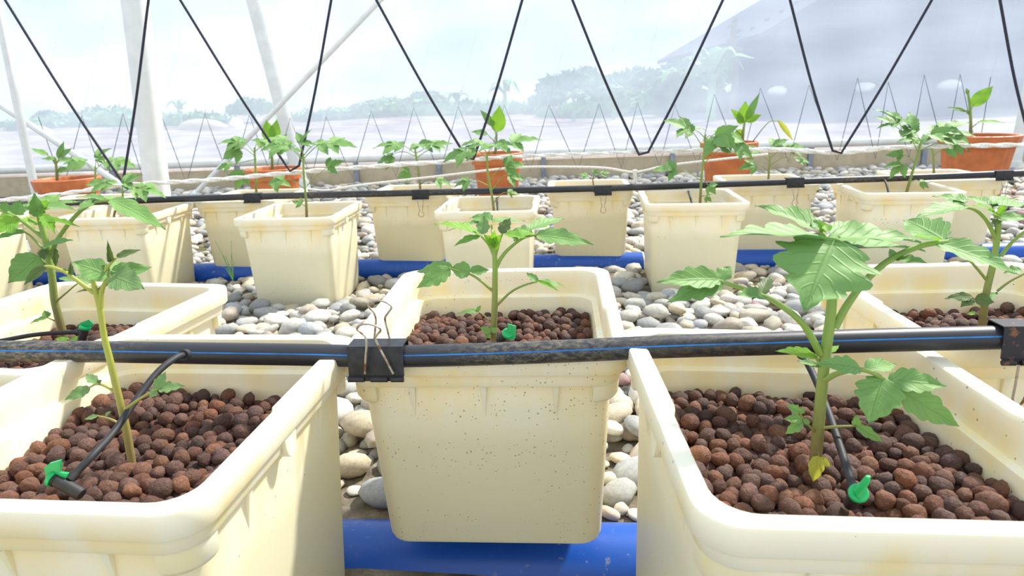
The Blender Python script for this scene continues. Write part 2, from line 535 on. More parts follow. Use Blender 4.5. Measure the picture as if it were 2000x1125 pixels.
M['sack'] = plain('white_sack', lin(236, 234, 228), .8, 0, 6, .06)

# ------------------------------------------------------------------ the setting: ground, field, film wall
RIM1, RIM2 = CAMZ - .242, CAMZ - .303
G1, G2 = CAMZ - .562, CAMZ - .588
def ground_z(y):
    t = min(1, max(0, (y - .95) / .9))
    return G1 + (G2 - G1) * t

mb = MB()
xs = np.linspace(-4.6, 4.8, 48); ys = np.linspace(-.3, 5.3, 57)
V = [(x, y, ground_z(y) + .006 * math.sin(x * 7 + y * 5) * math.cos(y * 9 - x * 3)) for y in ys for x in xs]
F = [(j * 48 + i, j * 48 + i + 1, (j + 1) * 48 + i + 1, (j + 1) * 48 + i) for j in range(56) for i in range(47)]
mb.add(V, F)
tag(mb.build('floor', M['ground'], sharp=0), kind='structure')

mb = MB()
xs = np.linspace(-60, 70, 66); ys = 5.3 + (np.linspace(0, 1, 40) ** 2) * 130
V = [(x, y, G2 - .02 + (.10 * math.sin(x * .9 + y * .4) * math.sin(y * .7 - x * .2) + .1) * min(1, (y - 5.3) / 6)) for y in ys for x in xs]
F = [(j * 66 + i, j * 66 + i + 1, (j + 1) * 66 + i + 1, (j + 1) * 66 + i) for j in range(39) for i in range(65)]
mb.add(V, F)
tag(mb.build('ground_field', M['field'], sharp=0), kind='structure')

WALL = 5.15
mb = MB()
nx, nz_ = 90, 30
V = []
for j in range(nz_):
    for i in range(nx):
        x = -5.2 + 10.6 * i / (nx - 1); z = G2 + .16 + 1.75 * j / (nz_ - 1)
        V.append((x, WALL + .03 + .012 * math.sin(x * 9 + z * 3) + .008 * math.sin(z * 17 - x * 4), z))
F = [(j * nx + i, j * nx + i + 1, (j + 1) * nx + i + 1, (j + 1) * nx + i) for j in range(nz_ - 1) for i in range(nx - 1)]
mb.add(V, F)
tag(mb.build('wall_back', M['film'], sharp=0), kind='structure')

mb = MB(); mb.box((-5.2, WALL - .012, G2 - .02), (5.4, WALL + .012, G2 + .15))
bb = tag(mb.build('baseboard_back', M['board'], smooth=False), kind='structure')
for px in (220, 465, 697, 858, 1062, 1312, 1580, 1800):
    p = onY(px, 345, WALL - .03)
    MB().box((p[0] - .018, WALL - .036, G2 - .02), (p[0] + .018, WALL - .0125, G2 + .19)).build('metal_stake', M['stake'], bb, smooth=False)
mb = MB(); mb.tube([(-5.2, WALL - .03, G2 + .205), (5.4, WALL - .03, G2 + .205)], .03, 12)
tag(mb.build('trim_1', M['white_pole']), kind='structure')

# ------------------------------------------------------------------ greenhouse poles and braces
def pole(name, a, b, r, label, cat='pole'):
    a = np.asarray(a); b = np.asarray(b)
    d = b - a
    o = empty(name, a)
    MB().tube([a - d * .0, b + d * .35], r, 20).build('shaft', M['white_pole'], o, off=a)
    u = d / np.linalg.norm(d)
    MB().tube([a - u * .005, a + u * .07], r * 1.18, 20).build('foot_sleeve', M['white_pole'], o, off=a)
    return tag(o, label, cat)
p1 = onY(309, 385, 3.05); p2 = onY(263, 0, 3.05)
dd = (p2 - p1) / (p2[2] - p1[2])
pole('support_pole', p1 + dd * (G2 - p1[2]), p2, .054, 'thick white steel pole standing behind the second row at left')
p1 = onY(585, 345, 4.95); p2 = onY(495, 0, 4.95)
dd = (p2 - p1) / (p2[2] - p1[2])
pole('support_pole', p1 + dd * (G2 - p1[2]), p2, .05, 'white steel pole leaning behind the terracotta pot with the broad leaf', 'pole')
p1 = onY(68, 370, 4.6); p2 = onY(-8, 0, 4.6)
dd = (p2 - p1) / (p2[2] - p1[2])
pole('support_pole', p1 + dd * (G2 - p1[2]), p2, .026, 'thin white pole at the left edge beside a terracotta pot')
p1 = onY(1985, 300, 4.7); p2 = onY(2035, 60, 4.7)
dd = (p2 - p1) / (p2[2] - p1[2])
pole('support_pole', p1 + dd * (G2 - p1[2]), p2, .04, 'white pole leaning out at the far right behind the largest pot')
def brace(a, b, r, label):
    d = b - a
    o = empty('diagonal_brace', a)
    MB().tube([a, b], r, 12).build('tube', M['white_pole'], o, off=a)
    u = d / np.linalg.norm(d)
    for e, q in ((a, a + u * .05), (b - u * .05, b)):
        MB().tube([e, q], r * 1.35, 12).build('end_clamp', M['white_pole'], o, off=a)
    tag(o, label, 'brace')
zb = lambda p, q: p + (q - p) * ((G2 + .0 - p[2]) / (q[2] - p[2]))
p1 = onY(375, 385, 4.75); p2 = onY(735, 8, 4.75)
brace(zb(p1, p2), p2 + (p2 - p1) * .25, .018, 'slim white diagonal brace rising to the right across the film wall')
p1 = onY(200, 337, 4.8); p2 = onY(0, 205, 4.8)
brace(zb(p1, p2), p2 + (p2 - p1) * .9, .022, 'slim white diagonal brace running down behind the leftmost pot')

# ------------------------------------------------------------------ tubs
TW, TD = .150, .1664           # half width, half depth at the rim
NOTCH = (-.02, -.012)
def ring(off, z, r=.027, hx=TW, hy=TD, step=0.0, y0=None, y1=None):
    hx -= off; hy0 = -(hy - off) if y0 is None else y0; hy1 = (hy - off) if y1 is None else y1
    r = max(.006, min(r, hx * .9))
    P = []
    def side(x, ya, yb, sgn):
        for yy in (NOTCH if ya < yb else NOTCH[::-1]):
            back = yy >= NOTCH[1] - 1e-6
            P.append((x - sgn * (step if back else 0), yy, z))
    A = 7
    def arc(cx, cy, a0, sgn_x):
        for k in range(A):
            a = a0 + math.pi / 2 * k / (A - 1)
            x = cx + r * math.cos(a); y = cy + r * math.sin(a)
            if cy > 0: x -= sgn_x * step
            P.append((x, y, z))
    side(hx, -1, 1, 1)
    arc(hx - r, hy1 - r, 0, 1)
    arc(-hx + r, hy1 - r, math.pi / 2, -1)
    side(-hx, 1, -1, -1)
    arc(-hx + r, hy0 + r, math.pi, -1)
    arc(hx - r, hy0 + r, 3 * math.pi / 2, 1)
    return P

def loft(mb, rings, cap0=False, cap1=False):
    n = len(rings[0]); V = [p for r in rings for p in r]; F = []
    for i in range(len(rings) - 1):
        for k in range(n):
            k2 = (k + 1) % n
            F.append((i * n + k, i * n + k2, (i + 1) * n + k2, (i + 1) * n + k))
    if cap0: F.append(tuple(range(n))[::-1])
    if cap1: F.append(tuple((len(rings) - 1) * n + k for k in range(n)))
    mb.add(V, F)

def body_off(z): return .0165 + (-.037 - z) / (.244 - .037) * .0100
def tub_meshes(height, recess, mat=None):
    """meshes of one tub, origin at the middle of the rim"""
    out = {}
    mb = MB()
    H = .244 if recess else height
    rings = [ring(.0295, -H + .010, .03), ring(.026, -.040, .03), ring(.0255, -.0375, .03), ring(.0185, -.0350, .03),
             ring(.0155, -.006, .026, step=.004), ring(.0145, -.0015, .026, step=.004), ring(.0125, 0, .026, step=.004),
             ring(.0025, 0, .028), ring(.0005, -.0012, .028), ring(0, -.004, .028), ring(.0008, -.0205, .028), ring(.0018, -.022, .028),
             ring(.0065, -.0225, .027), ring(.0078, -.0355, .027), ring(.0086, -.0368, .027), ring(body_off(-.037), -.0375, .026),
             ring(body_off(-H) - .0006, -H + .007, .026), ring(body_off(-H) + .0012, -H + .002, .025), ring(body_off(-H) + .006, -H, .028)]
    loft(mb, rings, cap0=True, cap1=True)
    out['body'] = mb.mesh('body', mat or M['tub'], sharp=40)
    if recess:
        mb = MB()
        o = body_off(-.244) + .002
        y0 = -(TD - o) + .105
        loft(mb, [ring(o, -.246, .03, y0=y0), ring(o + .001, -height + .004, .03, y0=y0), ring(o + .006, -height, .028, y0=y0)], True, True)
        out['base_foot'] = mb.mesh('base_foot', M['tub'], sharp=40)
    # tapered ribs below the collar
    def rib(cx, cy, ax):
        mb = MB(); w = .0032; zt = -.0378; zb_ = -.075
        nrm = {'x+': (1, 0), 'x-': (-1, 0), 'y+': (0, 1), 'y-': (0, -1)}[ax]
        tx = (-nrm[1], nrm[0])
        def pt(s_, d, z):
            o = body_off(z)
            bx = (TW - o) * nrm[0] if nrm[0] else cx
            by = (TD - o) * nrm[1] if nrm[1] else cy
            return (bx + nrm[0] * d + tx[0] * s_, by + nrm[1] * d + tx[1] * s_, z)
        V = [pt(-w, -.002, zt), pt(w, -.002, zt), pt(w, .0055, zt), pt(-w, .0055, zt), pt(-w * .3, -.002, zb_), pt(w * .3, -.002, zb_), pt(0, .0004, zb_)]
        mb.add(V, [(0, 1, 2, 3), (3, 2, 6), (1, 5, 6, 2), (0, 3, 6, 4), (4, 6, 5), (0, 4, 5, 1)])
        return mb.mesh('rib', M['tub'], smooth=False)
    out['rib'] = [rib(c, 0, a) for a in ('y-', 'y+') for c in (-.075, 0, .075)] + [rib(0, c, a) for a in ('x+', 'x-') for c in (-.075, .075)]
    # rounded stacking tabs hanging under the collar: four corners and one in the middle of each long side
    def tab_corner(sx, sy):
        mb = MB(); r = .028; cx = sx * (TW - .0086 - r); cy = sy * (TD - .0086 - r)
        a0 = math.atan2(sy, sx); V = []; F = []; m = 9
        for z, ri, ro in ((-.036, r - .014, r), (-.052, r - .015, r - .001), (-.0565, r - .015, r - .004), (-.058, r - .015, r - .009)):
            shrink = 1 if z > -.053 else (.9 if z > -.057 else .7)
            arc_ = [a0 + math.radians(46) * shrink * (2 * k / (m - 1) - 1) for k in range(m)]
            V += [(cx + ro * math.cos(a), cy + ro * math.sin(a), z) for a in arc_]
            V += [(cx + ri * math.cos(a), cy + ri * math.sin(a), z) for a in arc_[::-1]]
        n2 = 2 * m
        for i in range(3):
            for k in range(n2): F.append((i * n2 + k, i * n2 + (k + 1) % n2, (i + 1) * n2 + (k + 1) % n2, (i + 1) * n2 + k)[::-1])
        F.append(tuple(3 * n2 + k for k in range(n2))[::-1]); F.append(tuple(range(n2)))
        mb.add(V, F)
        return mb.mesh('stacking_tab', M['tub'], sharp=50)
    def tab_side(sx):
        mb = MB(); V = []; F = []; m = 8
        for d in (.0165, .0075):
            V += [(sx * (TW - d), -.016 + .011 * math.cos(a), -.023 - (.022 * max(0, math.sin(a)))) for a in [math.pi * k / (m - 1) for k in range(m)]]
        for k in range(m): F.append((k, (k + 1) % m, m + (k + 1) % m, m + k))
        F += [tuple(range(m)), tuple(range(m, 2 * m))[::-1]]
        # second shell a little prouder so that it reads as a rounded lug
        V = [(x + (sx * .004 if i >= m else 0), y, z) for i, (x, y, z) in enumerate(V)]
        mb.add(V, F)
        return mb.mesh('side_lug', M['tub'], sharp=40)
    out['stacking_tab'] = [tab_corner(a, b) for a in (-1, 1) for b in (-1, 1)]
    out['side_lug'] = [tab_side(a) for a in (-1, 1)]
    return out

TUBM = {('r', .318): tub_meshes(.318, True), 'centre': tub_meshes(.318, True, M['tub_specked']), ('p', .318): tub_meshes(.318, False), ('r', .288): tub_meshes(.288, True), ('p', .285): tub_meshes(.285, False)}
TUBS = {}; TILT = {}
def tub(key, x, y, deg, rim, kind, label, group, tx=0, ty=0):
    o = empty('grow_tub', (x, y, rim), math.radians(deg))
    o.rotation_euler = (ty, -tx, math.radians(deg))
    ms = TUBM[kind]
    link('body', ms['body'], o)
    if 'base_foot' in ms: link('base_foot', ms['base_foot'], o)
    for nm in ('rib', 'stacking_tab', 'side_lug'):
        for me in ms[nm]: link(nm, me, o)
    tag(o, label, 'tub', group)
    TUBS[key] = (o, x, y, math.radians(deg), rim)
    TILT[key] = (tx, ty)
    return o
R_, R1, P3, P2 = ('r', .288), ('r', .318), ('p', .318), ('p', .285)
g1, g2 = 'tubs of the front row', 'tubs of the second row'
tub('C', -.0215, .782, -4.4, RIM1 + .001, 'centre', 'cream plastic tub in the centre foreground under the black clip, speckled front face', g1, .004, .025)
tub('L', -.3365, .539, -5.9, RIM1, P3, 'cream plastic tub in the left foreground with the yellowing wilted seedling', g1)
tub('R', .257, .484, -1.6, RIM1 + .002, P3, 'cream plastic tub in the right foreground holding the largest tomato plant', g1, -.05, .012)
tub('BL', -.580, .790, -10.5, RIM1, R1, 'cream tub left of the centre tub, behind the left foreground tub', g1)
tub('BR', .572, .752, -3.0, RIM1, R1, 'cream tub at the right edge behind the right foreground tub', g1)
tub('B0', -1.255, 2.166, -3, RIM2, P2, 'cream tub in the second row just right of the leftmost one', g2)
tub('B1', -.646, 2.047, -3.5, RIM2, P2, 'cream tub standing forward on the pebbles, left of centre in the second row', g2)
tub('B2', -.059, 2.052, -5.1, RIM2, P2, 'cream tub of the second row directly behind the centre foreground plant', g2)
tub('B3', .567, 2.068, -6.7, RIM2, P2, 'cream tub standing forward in the second row above the right pebbles', g2)
tub('B4', 1.250, 2.141, -9.1, RIM2, P2, 'cream tub standing forward at the right of the second row below the largest terracotta pot', g2)
tub('Bm', -1.765, 2.07, -4, RIM2, P2, 'cream tub cut by the left edge in the second row', g2)
tub('K0', -1.60, 2.47, -5, RIM2, R_, 'cream tub behind the pipe at the far left, mostly hidden by the tub before it', g2)
tub('K1', -.945, 2.455, -5, RIM2, R_, 'cream tub behind the pipe, half hidden by the tub left of centre', g2)
tub('K2', -.345, 2.445, -5, RIM2, R_, 'cream tub behind the pipe with clip wires on its front, left of the central plant', g2)
tub('K3', .293, 2.427, -4.5, RIM2, R_, 'cream tub behind the pipe holding the tiny sprout', g2)
tub('K4', .930, 2.42, -5, RIM2, R_, 'cream tub behind the pipe between the two right forward tubs', g2)
tub('K5', 1.555, 2.40, -5, RIM2, R_, 'cream tub behind the pipe at the right edge of the second row', g2)

def to_world(key, x, y, z):
    o, cx, cy, a, rim = TUBS[key]
    tx, ty = TILT[key]
    return np.array([cx + x * math.cos(a) - y * math.sin(a), cy + x * math.sin(a) + y * math.cos(a), rim + z + tx * x + ty * y])

# occluder tree for choosing which grains are in view
ov, of = [], []
for k in TUBS:
    n0 = len(ov)
    r0 = ring(0, 0); r1 = ring(.0265, -.28)
    ov += [to_world(k, *p) for p in r0 + r1]; n = len(r0)
    of += [(n0 + i, n0 + (i + 1) % n, n0 + n + (i + 1) % n, n0 + n + i) for i in range(n)]
BVH = BVHTree.FromPolygons([Vector(v) for v in ov], of)
def hidden(p):
    d = Vector(p) - Vector(CAM); L = d.length
    h = BVH.ray_cast(Vector(CAM), d / L, L - .01)
    return h[0] is not None

# ------------------------------------------------------------------ blue drain pipes
def drain(Y0, k, zc, xa, xb, r):
    o = empty('drain_pipe', (0, Y0, zc))
    pts = [np.array([x, Y0 + k * x, zc]) for x in np.linspace(xa, xb, 14)]
    MB().tube(pts, r, 44).build('pipe', M['blue'], o, off=(0, Y0, zc))
    return o
o = drain(.736, -.075, CAMZ - .591, -1.1, 1.15, .058)
tag(o, 'scuffed blue drain pipe under the front tubs', 'pipe', 'blue drain pipes')
MB().tube([(-1.1, .736 + .0825, CAMZ - .591), (-1.16, .736 + .087, CAMZ - .591)], .063, 40).build('end_cap', M['blue'], o, off=(0, .736, CAMZ - .591))
o = drain(2.315, -.03, CAMZ - .578, -2.6, 2.6, .045)
tag(o, 'blue drain pipe lying beneath the second row of tubs', 'pipe', 'blue drain pipes')
for xx in (.47, -1.9):
    q = np.array([xx, 2.315 - .03 * xx, CAMZ - .578])
    MB().tube([q - [.0022, 0, 0], q + [.0022, 0, 0]], .0458, 40).build('tie_string', M['rope'], o, off=(0, 2.315, CAMZ - .578))

# ------------------------------------------------------------------ black supply pipes, clips
PIPE1 = (.6125, -.08); PIPE2 = (2.252, -.03)
def supply(pix, Yk, r, label, stripe):
    P = spline([onY(x, y, *Yk) for x, y in pix], 8)
    o = empty('supply_pipe', P[0])
    MB().tube(P, r, 28).build('hose', M['black'], o, off=P[0])
    if stripe:
        mb = MB(); V = []; F = []
        a0 = math.radians(24); da = math.radians(3.6)
        for p in P:
            for a in (a0 - da, a0, a0 + da):
                V.append(p + np.array([0, -math.cos(a), math.sin(a)]) * (r + .00025))
        for i in range(len(P) - 1):
            for c in range(2): F.append((3 * i + c, 3 * i + 3 + c, 3 * i + 4 + c, 3 * i + 1 + c))
        mb.add(V, F)
        mb.build('blue_stripe', M['stripe'], o, off=P[0])
    tag(o, label, 'pipe', 'black supply pipes')
    return P
F1 = supply([(-900, 680), (-500, 682), (-160, 684), (0, 686), (200, 687), (400, 690), (600, 693), (740, 696), (900, 693), (1100, 686), (1300, 677), (1500, 671), (1700, 665), (1900, 660), (2000, 658), (2150, 656), (2500, 652), (2900, 648)],
            PIPE1, .0113, 'thick black irrigation pipe with a blue stripe lying across the front tubs', True)
F2 = supply([(-700, 412), (-250, 404), (0, 400), (200, 394), (500, 384), (800, 377), (1000, 372), (1200, 367), (1400, 360), (1600, 353), (1800, 346), (2000, 338), (2200, 330), (2700, 312)],
            PIPE2, .0112, 'black irrigation pipe running along the second row of tubs', False)

def arc_pts(P, Q, n=8):
    return [np.asarray(P) + (np.asarray(Q) - np.asarray(P)) * i / n for i in range(n + 1)]

def binder_clip(c, width, hgt, label, mats, handles, tilt=0, rz=0, open_=.030, group='binder clips on the pipes'):
    """spring clip straddling the pipe: flat back on top, two walls going down to rolled lips"""
    o = empty('binder_clip', c, rz)
    t = .0011
    top = .0128
    prof_o = [(-.0165, -hgt), (-.0172, -hgt + .0045), (-.0148, -hgt + .0055), (-.0125, top - .001), (-.0115, top + .001), (.0115, top + .001), (.0125, top - .001), (.0148, -hgt + .0055)]
    mb = MB(); V = []; F = []; n = len(prof_o)
    w = width / 2
    inner = []
    for i, (y, z) in enumerate(prof_o):
        inner.append((y - math.copysign(t, y), z - (t if z > 0 else 0)))
    for x in (-w, w):
        V += [(x, y, z) for y, z in prof_o] + [(x, y, z) for y, z in inner]
    for i in range(n - 1):
        F.append((i, i + 1, 2 * n + i + 1, 2 * n + i))
        F.append((n + i, 2 * n + n + i, 2 * n + n + i + 1, n + i + 1))
        F.append((i, n + i, n + i + 1, i + 1)); F.append((2 * n + i, 2 * n + i + 1, 3 * n + i + 1, 3 * n + i))
    F.append((0, 2 * n, 3 * n, n)); F.append((n - 1, 2 * n - 1, 4 * n - 1, 3 * n - 1))
    mb.add(V, F)
    mb.build('spring_body', mats[0], o, sharp=30)
    # rolled lips at the bottom of the front wall, in three lengths with gaps for the wire
    for xa, xb in ((-w, -w * .42), (-w * .18, w * .42), (w * .55, w)):
        MB().tube([(xa, -.0172, -hgt + .002), (xb, -.0172, -hgt + .002)], .0026, 10).build('rolled_lip', mats[0], o)
    for pts in handles:
        MB().tube(spline(pts, 6), .0011, 8).build('wire_handle', mats[1], o)
    return tag(o, label, 'clip', group)

cpos = onY(740, 694, *PIPE1)
h_ = .021
def clip_wire(pix, dy, rz=-.08):
    out = []
    for x, y in pix:
        q = onY(x, y, PIPE1[0] + dy, PIPE1[1]) - cpos
        out.append((q[0] * math.cos(-rz) - q[1] * math.sin(-rz), q[0] * math.sin(-rz) + q[1] * math.cos(-rz), q[2]))
    return out
front = clip_wire([(713, 730), (714, 700), (716, 672), (713, 658), (704, 649), (697, 643), (701, 636), (713, 633), (728, 635), (740, 640), (743, 646), (737, 653), (733, 661), (739, 675), (752, 700), (768, 730)], -.019)
back = clip_wire([(730, 672), (733, 640), (734, 622), (729, 609), (721, 600), (722, 593), (735, 587), (750, 589), (762, 596), (764, 602), (757, 612), (752, 622), (756, 642), (764, 672)], .017)
binder_clip(cpos, .056, h_, 'black binder clip with rusty wire handles gripping the pipe at the centre tub rim', (M['clip'], M['wire']), [front, back], rz=-.08)
cpos = onY(1985, 657, *PIPE1)
binder_clip(cpos, .040, .0215, 'rusty black binder clip on the front pipe at the right edge', (M['clip_rust'], M['wire']),
            [[(-.006, -.0185, -.021), (-.006, -.019, -.04), (-.004, -.017, -.058), (.004, -.017, -.060), (.006, -.019, -.04), (.006, -.0185, -.021)]], rz=-.08)
for px, py, what in ((495, 385, 'half hidden tub left of the forward tub'), (822, 378, 'tub left of the central plant'), (1177, 370, 'tub with the tiny sprout'), (1551, 355, 'tub between the right forward tubs'), (1957, 341, 'tub at the right edge')):
    c = onY(px, py, *PIPE2)
    hd = [[(-.011, -.0175, -.017), (-.008, -.021, -.035), (-.0045, -.022, -.055), (-.0095, -.021, -.067), (-.006, -.0205, -.075), (0, -.0205, -.077), (.006, -.0205, -.075), (.0095, -.021, -.067), (.0045, -.022, -.055), (.008, -.021, -.035), (.011, -.0175, -.017)]]
    if px == 495: hd = [[(-.010, .017, .004), (-.006, .018, .012), (.006, .018, .012), (.010, .017, .004)]]
    binder_clip(c, .058, .018, 'black clip on the second pipe above the ' + what, (M['clip'], M['wire']), hd, rz=-.03)

# ------------------------------------------------------------------ tomato plants
def leaflet_geo(base, tip, width, nh, serr=.24, fold=.25, droop=.12, nu=22, lobes=4.5, cup=0.0, seed=0):
    base = np.asarray(base, float); tip = np.asarray(tip, float)
    ax = tip - base; L = np.linalg.norm(ax); e1 = ax / L
    nh = np.asarray(nh, float); nn = nh - e1 * (nh @ e1); nn /= (np.linalg.norm(nn) + 1e-9)
    e2 = np.cross(nn, e1)
    rg = random.Random(seed)
    cols = (-1, -.62, -.25, 0, .25, .62, 1)
    V = []; UV = []; F = []
    ph = (rg.random(), rg.random())
    for i in range(nu + 1):
        t = i / nu
        w = width / 2 * max(0, math.sin(math.pi * min(1, t ** .72))) ** (.75 if t < .38 else 1.12)
        w = max(w, width * .006)
        for v in cols:
            s_ = 1.0; sh = 0
            if abs(v) > .5 and serr:
                q = (t * lobes + ph[0 if v < 0 else 1] * .5) % 1
                saw = math.sin(math.pi * min(1, q ** 1.25)) ** .6
                k = (abs(v) - .4) / .6
                s_ = 1 + serr * (saw - .62) * 1.3 * k
                sh = serr * saw * .08 * width * k
            x = v * w * s_
            z = fold * abs(x) + cup * x * x / max(w, 1e-6) - droop * L * t * t + droop * L * .35 * t
            z += .035 * width * math.sin(t * 15 + v * 3 + seed) * abs(v)
            V.append(base + e1 * (t * L + sh * (1 - t)) + e2 * x + nn * z)
            UV.append((v * .5 + .5, t))
    m = len(cols)
    for i in range(nu):
        for k in range(m - 1):
            F.append((i * m + k, i * m + k + 1, (i + 1) * m + k + 1, (i + 1) * m + k))
    return V, F, UV

class Plant:
    def __init__(s, Y, base_px, label, group, name='tomato_plant', cat='plant', mat='leaf', stem='stem'):
        s.Y = Y; s.mat = mat; s.stem_mat = stem
        s.base = onY(*base_px, Y)
        s.o = tag(empty(name, s.base), label, cat, group)
        s.sc = (np.dot(s.base - CAM, FW)) / FPX          # metres per pixel at the stem
        s.k = 0
    def pt(s, p):
        """(px, py[, dy]): pixel on the plant's upright plane, dy metres nearer (-) or farther (+)"""
        return onY(p[0], p[1], s.Y + (p[2] if len(p) > 2 else 0))
    def stem(s, pts, r0, r1, name='stem'):
        P = spline([s.pt(p) for p in pts], 6); n = len(P)
        P = [P[0] + (P[0] - P[1]) / np.linalg.norm(P[0] - P[1]) * .012] + P
        R = [r0] + [r0 + (r1 - r0) * i / (n - 1) for i in range(n)]
        MB().tube(P, R, 12).build(name, M[s.stem_mat], s.o, off=s.base)
    def leaf(s, pet, lets, r=.0016, r1=None):
        """pet: pixel path of the leaf stalk; lets: leaflets (bx,by,tx,ty,width_px[,face,dyb,dyt,mat,fold,serr])"""
        P = spline([s.pt(p) for p in pet], 6); n = len(P)
        R = [r + ((r1 or r * .55) - r) * i / (n - 1) for i in range(n)]
        lo = MB().tube(P, R, 9).build('leaf', M[s.stem_mat], s.o, off=s.base)
        pd = pet[-1][2] if len(pet[-1]) > 2 else 0
        for q in lets:
            s.let(lo, pd, *q)
        return lo
    def let(s, lo, pd, bx, by, tx, ty, w, face=.5, db=None, dt=None, mat=None, fold=.25, serr=.24, droop=.12):
        db = pd if db is None else db
        dt = db if dt is None else dt
        b = s.pt((bx, by, db)); t = s.pt((tx, ty, dt))
        to = CAM - b; to = to / np.linalg.norm(to)
        nh = np.array([0, 0, 1.]) * (1 - face) + to * face
        s.k += 1
        ww = w * s.sc
        ax = t - b; L = np.linalg.norm(ax)
        V, F, UV = leaflet_geo(b, t, ww, nh, serr, fold, droop, seed=s.k * 7 + int(tx), lobes=3.2 if L < .03 else 4.6)
        mb = MB(); mb.add(V, F, UV)
        mb.build('leaflet', M[mat or s.mat], lo, off=s.base, sharp=0, uv=True)
    def compound(s, pet, size, n=5, face=.45, mat=None, dy=0.0):
        """a whole pinnate leaf along the stalk path, leaflets placed along it"""
        P = spline([s.pt(p) for p in pet], 6); m = len(P)
        lo = MB().tube(P, [.0016 - .0009 * i / (m - 1) for i in range(m)], 8).build('leaf', M[s.stem_mat], s.o, off=s.base)
        rg = random.Random(int(pet[-1][0] * 3 + pet[-1][1]))
        end = P[-1]; ax = P[-1] - P[-3]; ax /= np.linalg.norm(ax)
        to = CAM - end; to /= np.linalg.norm(to)
        nh = np.array([0, 0, 1.]) * (1 - face) + to * face
        side = np.cross(nh, ax); side /= np.linalg.norm(side)
        items = [(end, ax + np.array([0, 0, -.15]), 1.0)]
        for i in range(n // 2):
            f = .92 - i * .26
            p = P[int(f * (m - 1))]
            for sg in (-1, 1):
                items.append((p, ax * .55 + side * sg * (.8 + .2 * rg.random()) + np.array([0, 0, -.1]), (.85 - .15 * i) * (.85 + .3 * rg.random())))
        for p, d, k in items:
            d = d / np.linalg.norm(d); s.k += 1
            V, F, UV = leaflet_geo(p, p + d * size * k, size * k * .52, nh + np.array([rg.uniform(-.2, .2), rg.uniform(-.2, .2), 0]), .24, .22, .2, nu=12, seed=s.k)
            MB().add(V, F, UV).build('leaflet', M[mat or s.mat], lo, off=s.base, sharp=0, uv=True)
        return lo

gt = 'tomato seedlings in the front row'
# --- large plant, right foreground
p = Plant(.478, (1592, 905), 'largest tomato plant with a big drooping front leaf in the right foreground tub', gt)
p.stem([(1592, 905), (1597, 850), (1604, 770), (1611, 700), (1622, 620), (1626, 560), (1626, 510), (1622, 465)], .0049, .0030)
p.leaf([(1626, 500), (1630, 470, -.01)], [(1630, 468, 1575, 598, 150, .9, -.012, -.055, None, .10, .34)], .002)
p.leaf([(1624, 490), (1610, 468)], [(1618, 470, 1412, 443, 74, .12, 0, -.02, None, .3, .34), (1612, 462, 1560, 478, 30, .3, .01, .02)], .002)
p.leaf([(1622, 480), (1606, 452, .02)], [(1608, 455, 1478, 393, 62, .18, .02, .05, None, .35, .34), (1606, 450, 1585, 428, 22, .4, .02, .03), (1612, 455, 1600, 432, 20, .5, .02, .02, 'leaf_bright')], .002)
p.leaf([(1624, 470), (1628, 450, .02)], [(1625, 452, 1684, 426, 34, .2, .02, .05), (1618, 452, 1612, 436, 16, .5, .01, .02, 'leaf_bright')], .002)
p.leaf([(1628, 480), (1640, 462)], [(1616, 466, 1802, 460, 80, .18, 0, -.01, None, .3, .34)], .002)
p.leaf([(1636, 520), (1648, 490)], [(1642, 488, 1812, 473, 62, .12, -.01, .03, None, .3, .30), (1640, 505, 1658, 478, 26, .4, .0, .01, 'leaf_bright')], .002)
p.leaf([(1630, 640), (1658, 590), (1700, 538), (1746, 503), (1800, 480), (1852, 472)],
       [(1846, 470, 1762, 420, 62, .55, .0, .06, None, .2, .26), (1826, 474, 1996, 528, 52, .35, 0, -.03, None, .25, .3),
        (1750, 506, 1812, 510, 24, .3, 0, -.02), (1832, 470, 1790, 458, 34, .2, 0, -.01, 'leaf_bright'), (1744, 502, 1738, 486, 14, .5),
        (1775, 490, 1768, 480, 9, .5), (1850, 471, 1900, 470, 26, .3, 0, .06)], .0032, .0018)
p.leaf([(1603, 692), (1570, 635), (1530, 600), (1485, 576, .01), (1400, 547, .02)],
       [(1412, 547, 1306, 586, 44, .75, .02, .0, None, .2, .34), (1408, 546, 1288, 545, 46, .6, .02, .0, None, .35, .3), (1404, 548, 1428, 518, 30, .6, .02, .03),
        (1492, 578, 1444, 572, 32, .6, .01, -.01, None, .35), (1488, 576, 1505, 534, 26, .5, .01, .03, 'leaf_dark')], .0030, .0016)
p.leaf([(1611, 742, -.004), (1640, 728, -.012), (1685, 722, -.02), (1730, 742, -.022), (1760, 765, -.022)],
       [(1682, 720, 1598, 706, 36, .62, -.02, -.03), (1690, 721, 1756, 706, 34, .55, -.02, .0), (1732, 742, 1853, 750, 46, .6, -.022, -.03),
        (1728, 736, 1698, 825, 74, .92, -.022, -.045, None, .08, .26), (1752, 760, 1882, 836, 52, .85, -.022, -.03, None, .1, .2)], .0024, .0013)
p.leaf([(1606, 715), (1590, 695)], [(1598, 698, 1519, 680, 28, .45, 0, -.01, 'leaf_bright'), (1600, 716, 1558, 703, 16, .4, 0, 0), (1618, 690, 1640, 672, 12, .5, 0, .01, 'leaf_bright')], .0015)
p.leaf([(1608, 836, -.003), (1640, 833, -.008), (1672, 832, -.01)], [(1670, 830, 1729, 865, 20, .8, -.01, -.015), (1672, 834, 1674, 810, 15, .8, -.01, -.01)], .0014)
p.leaf([(1590, 842, -.002), (1575, 826, -.008), (1560, 805, -.01)],
       [(1562, 806, 1538, 790, 18, .8, -.01), (1564, 808, 1571, 795, 9, .8, -.01), (1568, 818, 1531, 818, 17, .8, -.01), (1568, 824, 1533, 848, 20, .85, -.01), (1568, 824, 1584, 824, 12, .7, -.01)], .0011)
